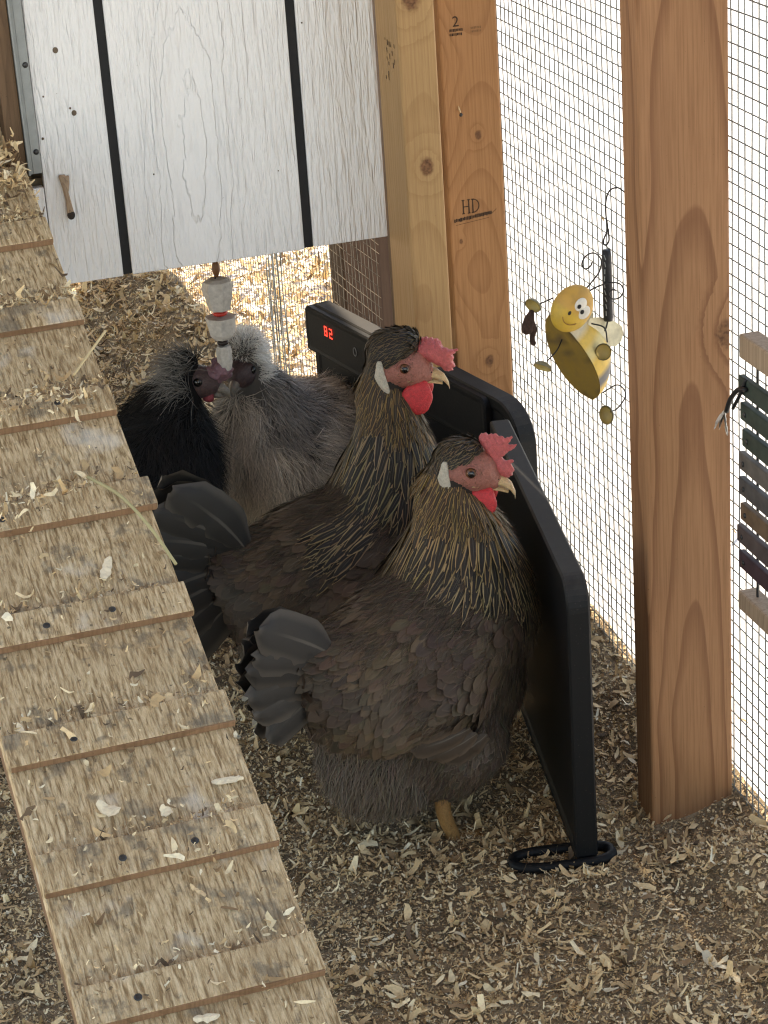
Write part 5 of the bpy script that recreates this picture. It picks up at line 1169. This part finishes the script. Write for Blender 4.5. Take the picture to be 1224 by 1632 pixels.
# --- the silkies
def silkie(cfg):
    root, V, F, fr_, O = hen(cfg)
    P, N_, area = sample(V, F, cfg['n']); fl, reg = flowfield(P, cfg['anchors'])
    h = (P - O) @ fr_ / cfg['hs']
    bare = (((h - np.array((0.002, 0, -0.004))) / np.array((0.021, 0.0155, 0.0165))) ** 2).sum(1) < 1.25
    k = ~bare; P, N_, fl, reg, h = P[k], N_[k], fl[k], reg[k], h[k]; n = len(P)
    col = np.array([cfg['cols'][r][0] for r in reg]); tip = np.array([cfg['cols'][r][1] for r in reg]); Ls = np.array([cfg['cols'][r][2] for r in reg]); li = np.array([cfg['cols'][r][3] for r in reg])
    clump = (0.75 + 0.5 * (vnoise(P[:, 0] * 90 + P[:, 1] * 60, P[:, 2] * 70) + 0.5))[:, None]
    col = col * clump * (1 + rng.normal(0, 0.15, (n, 1))); tip = tip * clump * (1 + rng.normal(0, 0.2, (n, 1)))
    cl = np.stack([vnoise(P[:, 0] * 55, P[:, 2] * 55 + 3), vnoise(P[:, 1] * 55 + 7, P[:, 2] * 55), vnoise(P[:, 0] * 55 + 2, P[:, 1] * 55)], 1)
    r = strands(P - N_ * 0.002, N_, fl + 1.6 * cl + rng.normal(0, 0.18, (n, 3)), Ls * (0.7 + 0.6 * rng.random(n)), np.full(n, 0.0011), np.clip(li + rng.normal(0, 0.18, n), 0.02, 1.4), np.full(n, 0.18), np.clip(col, 0.002, 1), np.clip(tip, 0.003, 1), 0.3)
    o = mk('down', r[0], r[1], M_['strand'], root, world=False, uv=r[2], cols={'base': r[3], 'edge': r[4]}); o['kind'] = 'stuff'
    return root
def silk_anchors(H, crest):
    x, z = H
    A_ = [((0, 0, 0.27), (-1, 0, -0.2), 'body'), ((-0.09, 0, 0.22), (-1, 0, -0.1), 'body'), ((0.06, 0, 0.12), (-0.2, 0, -1), 'breast'), ((0.075, 0, 0.19), (-0.1, 0, -1), 'breast')]
    for s in (-1, 1): A_ += [((0.0, s * 0.10, 0.17), (-0.6, 0, -0.8), 'body'), ((-0.08, s * 0.08, 0.15), (-0.8, 0, -0.6), 'body'), ((0.03, s * 0.04, 0.12), (-0.5, 0, -0.9), 'neck'), ((0.0, s * 0.07, 0.08), (-0.3, 0, -1), 'body'), ((x - 0.02, s * 0.03, z - 0.045), (-0.4, 0, -1), 'neck')]
    A_ += [((x - 0.03, 0, z + 0.03), (-1, 0, -0.25), 'crest'), ((x - 0.008, 0, z + 0.03), (-0.8, 0, 0.5) if crest == 'swept' else (-0.3, 0, 1), 'crest'), ((x - 0.045, 0, z - 0.01), (-0.8, 0, -0.7), 'neck'), ((x + 0.01, 0, z - 0.04), (0.0, 0, -1), 'breast')]
    for s in (-1, 1): A_.append(((x - 0.02, s * 0.022, z + 0.018), (-0.9, s * 0.35, 0.1 if crest == 'swept' else 0.7), 'crest'))
    return A_
bx_, bz_ = 0.090, 0.316
silkie(dict(name='silkie_hen', loc=(0.378, 2.560, 0.0), az=2, look=(0.95, -0.36, -0.14), eye=(bx_, -0.002, bz_), style='silkie_black', hs=1.25, leg='leg_dark', under='under_black', n=46000,
    label='fluffy black silkie hen with lumpy mauve comb left of the hanging toy',
    chains=[[(('H', -0.012, 0, -0.002), 0.0165), ((bx_ - 0.038, 0, bz_ - 0.035), 0.040), ((0.035, 0, 0.215), 0.072), ((0.01, 0, 0.165), 0.092), ((-0.07, 0, 0.160), 0.080), ((-0.11, 0, 0.18), 0.045)], [(('H', -0.014, 0, 0.010), 0.0175)], [((0.0, 0, 0.10), 0.070)]],
    anchors=silk_anchors((bx_, bz_), 'swept'),
    cols={'body': ((0.006, 0.0055, 0.0055), (0.016, 0.014, 0.013), 0.034, 0.25), 'breast': ((0.010, 0.009, 0.008), (0.045, 0.039, 0.034), 0.030, 0.22), 'neck': ((0.005, 0.005, 0.005), (0.018, 0.016, 0.015), 0.030, 0.22), 'crest': ((0.03, 0.028, 0.026), (0.26, 0.24, 0.215), 0.034, 0.35)}))
gx_, gz_ = 0.070, 0.296
silkie(dict(name='silkie_hen', loc=(0.588, 2.672, 0.0), az=222, look=(-0.62, -0.75, -0.12), eye=(gx_, 0.0, gz_), style='silkie_grey', hs=1.15, leg='leg_dark', under='under_grey', n=70000,
    label='fluffy grey silkie hen with pale puffed crest between the black silkie and the heater',
    chains=[[(('H', -0.012, 0, -0.002), 0.0165), ((gx_ - 0.034, 0, gz_ - 0.045), 0.038), ((0.03, 0, 0.205), 0.066), ((0.005, 0, 0.160), 0.088), ((-0.06, 0, 0.155), 0.080), ((-0.10, 0, 0.175), 0.045)], [(('H', -0.012, 0, 0.018), 0.0215)], [((0.0, 0, 0.10), 0.070)]],
    anchors=silk_anchors((gx_, gz_), 'puff'),
    cols={'body': ((0.24, 0.21, 0.18), (0.62, 0.55, 0.47), 0.032, 0.12), 'breast': ((0.32, 0.27, 0.225), (0.72, 0.63, 0.53), 0.034, 0.10), 'neck': ((0.12, 0.108, 0.098), (0.36, 0.32, 0.28), 0.024, 0.16), 'crest': ((0.60, 0.56, 0.51), (0.90, 0.87, 0.82), 0.015, 1.0)}))
# the tied feather tuft by the slat toy
for k, (d, b, e) in enumerate([((-0.25, 0.35, -0.9), (0.17, 0.10, 0.06), (0.70, 0.66, 0.58)), ((0.0, 0.1, -1.0), (0.70, 0.66, 0.60), (0.72, 0.68, 0.60)), ((-0.1, -0.25, -1.0), (0.60, 0.55, 0.48), (0.66, 0.62, 0.55)), ((-0.3, 0.6, -0.8), (0.62, 0.57, 0.50), (0.70, 0.66, 0.58))]):
    big_feather(ft, 'vane', (0 + 0.003, 0.836 - 0.836, 0.008), d, (0.3, 1, 0.1), 0.020 + 0.004 * (k % 2), 0.010, (0.1, 0.05), b, e)
print('tris', sum(len(o.data.polygons) for o in bpy.data.objects if o.type == 'MESH') * 2)
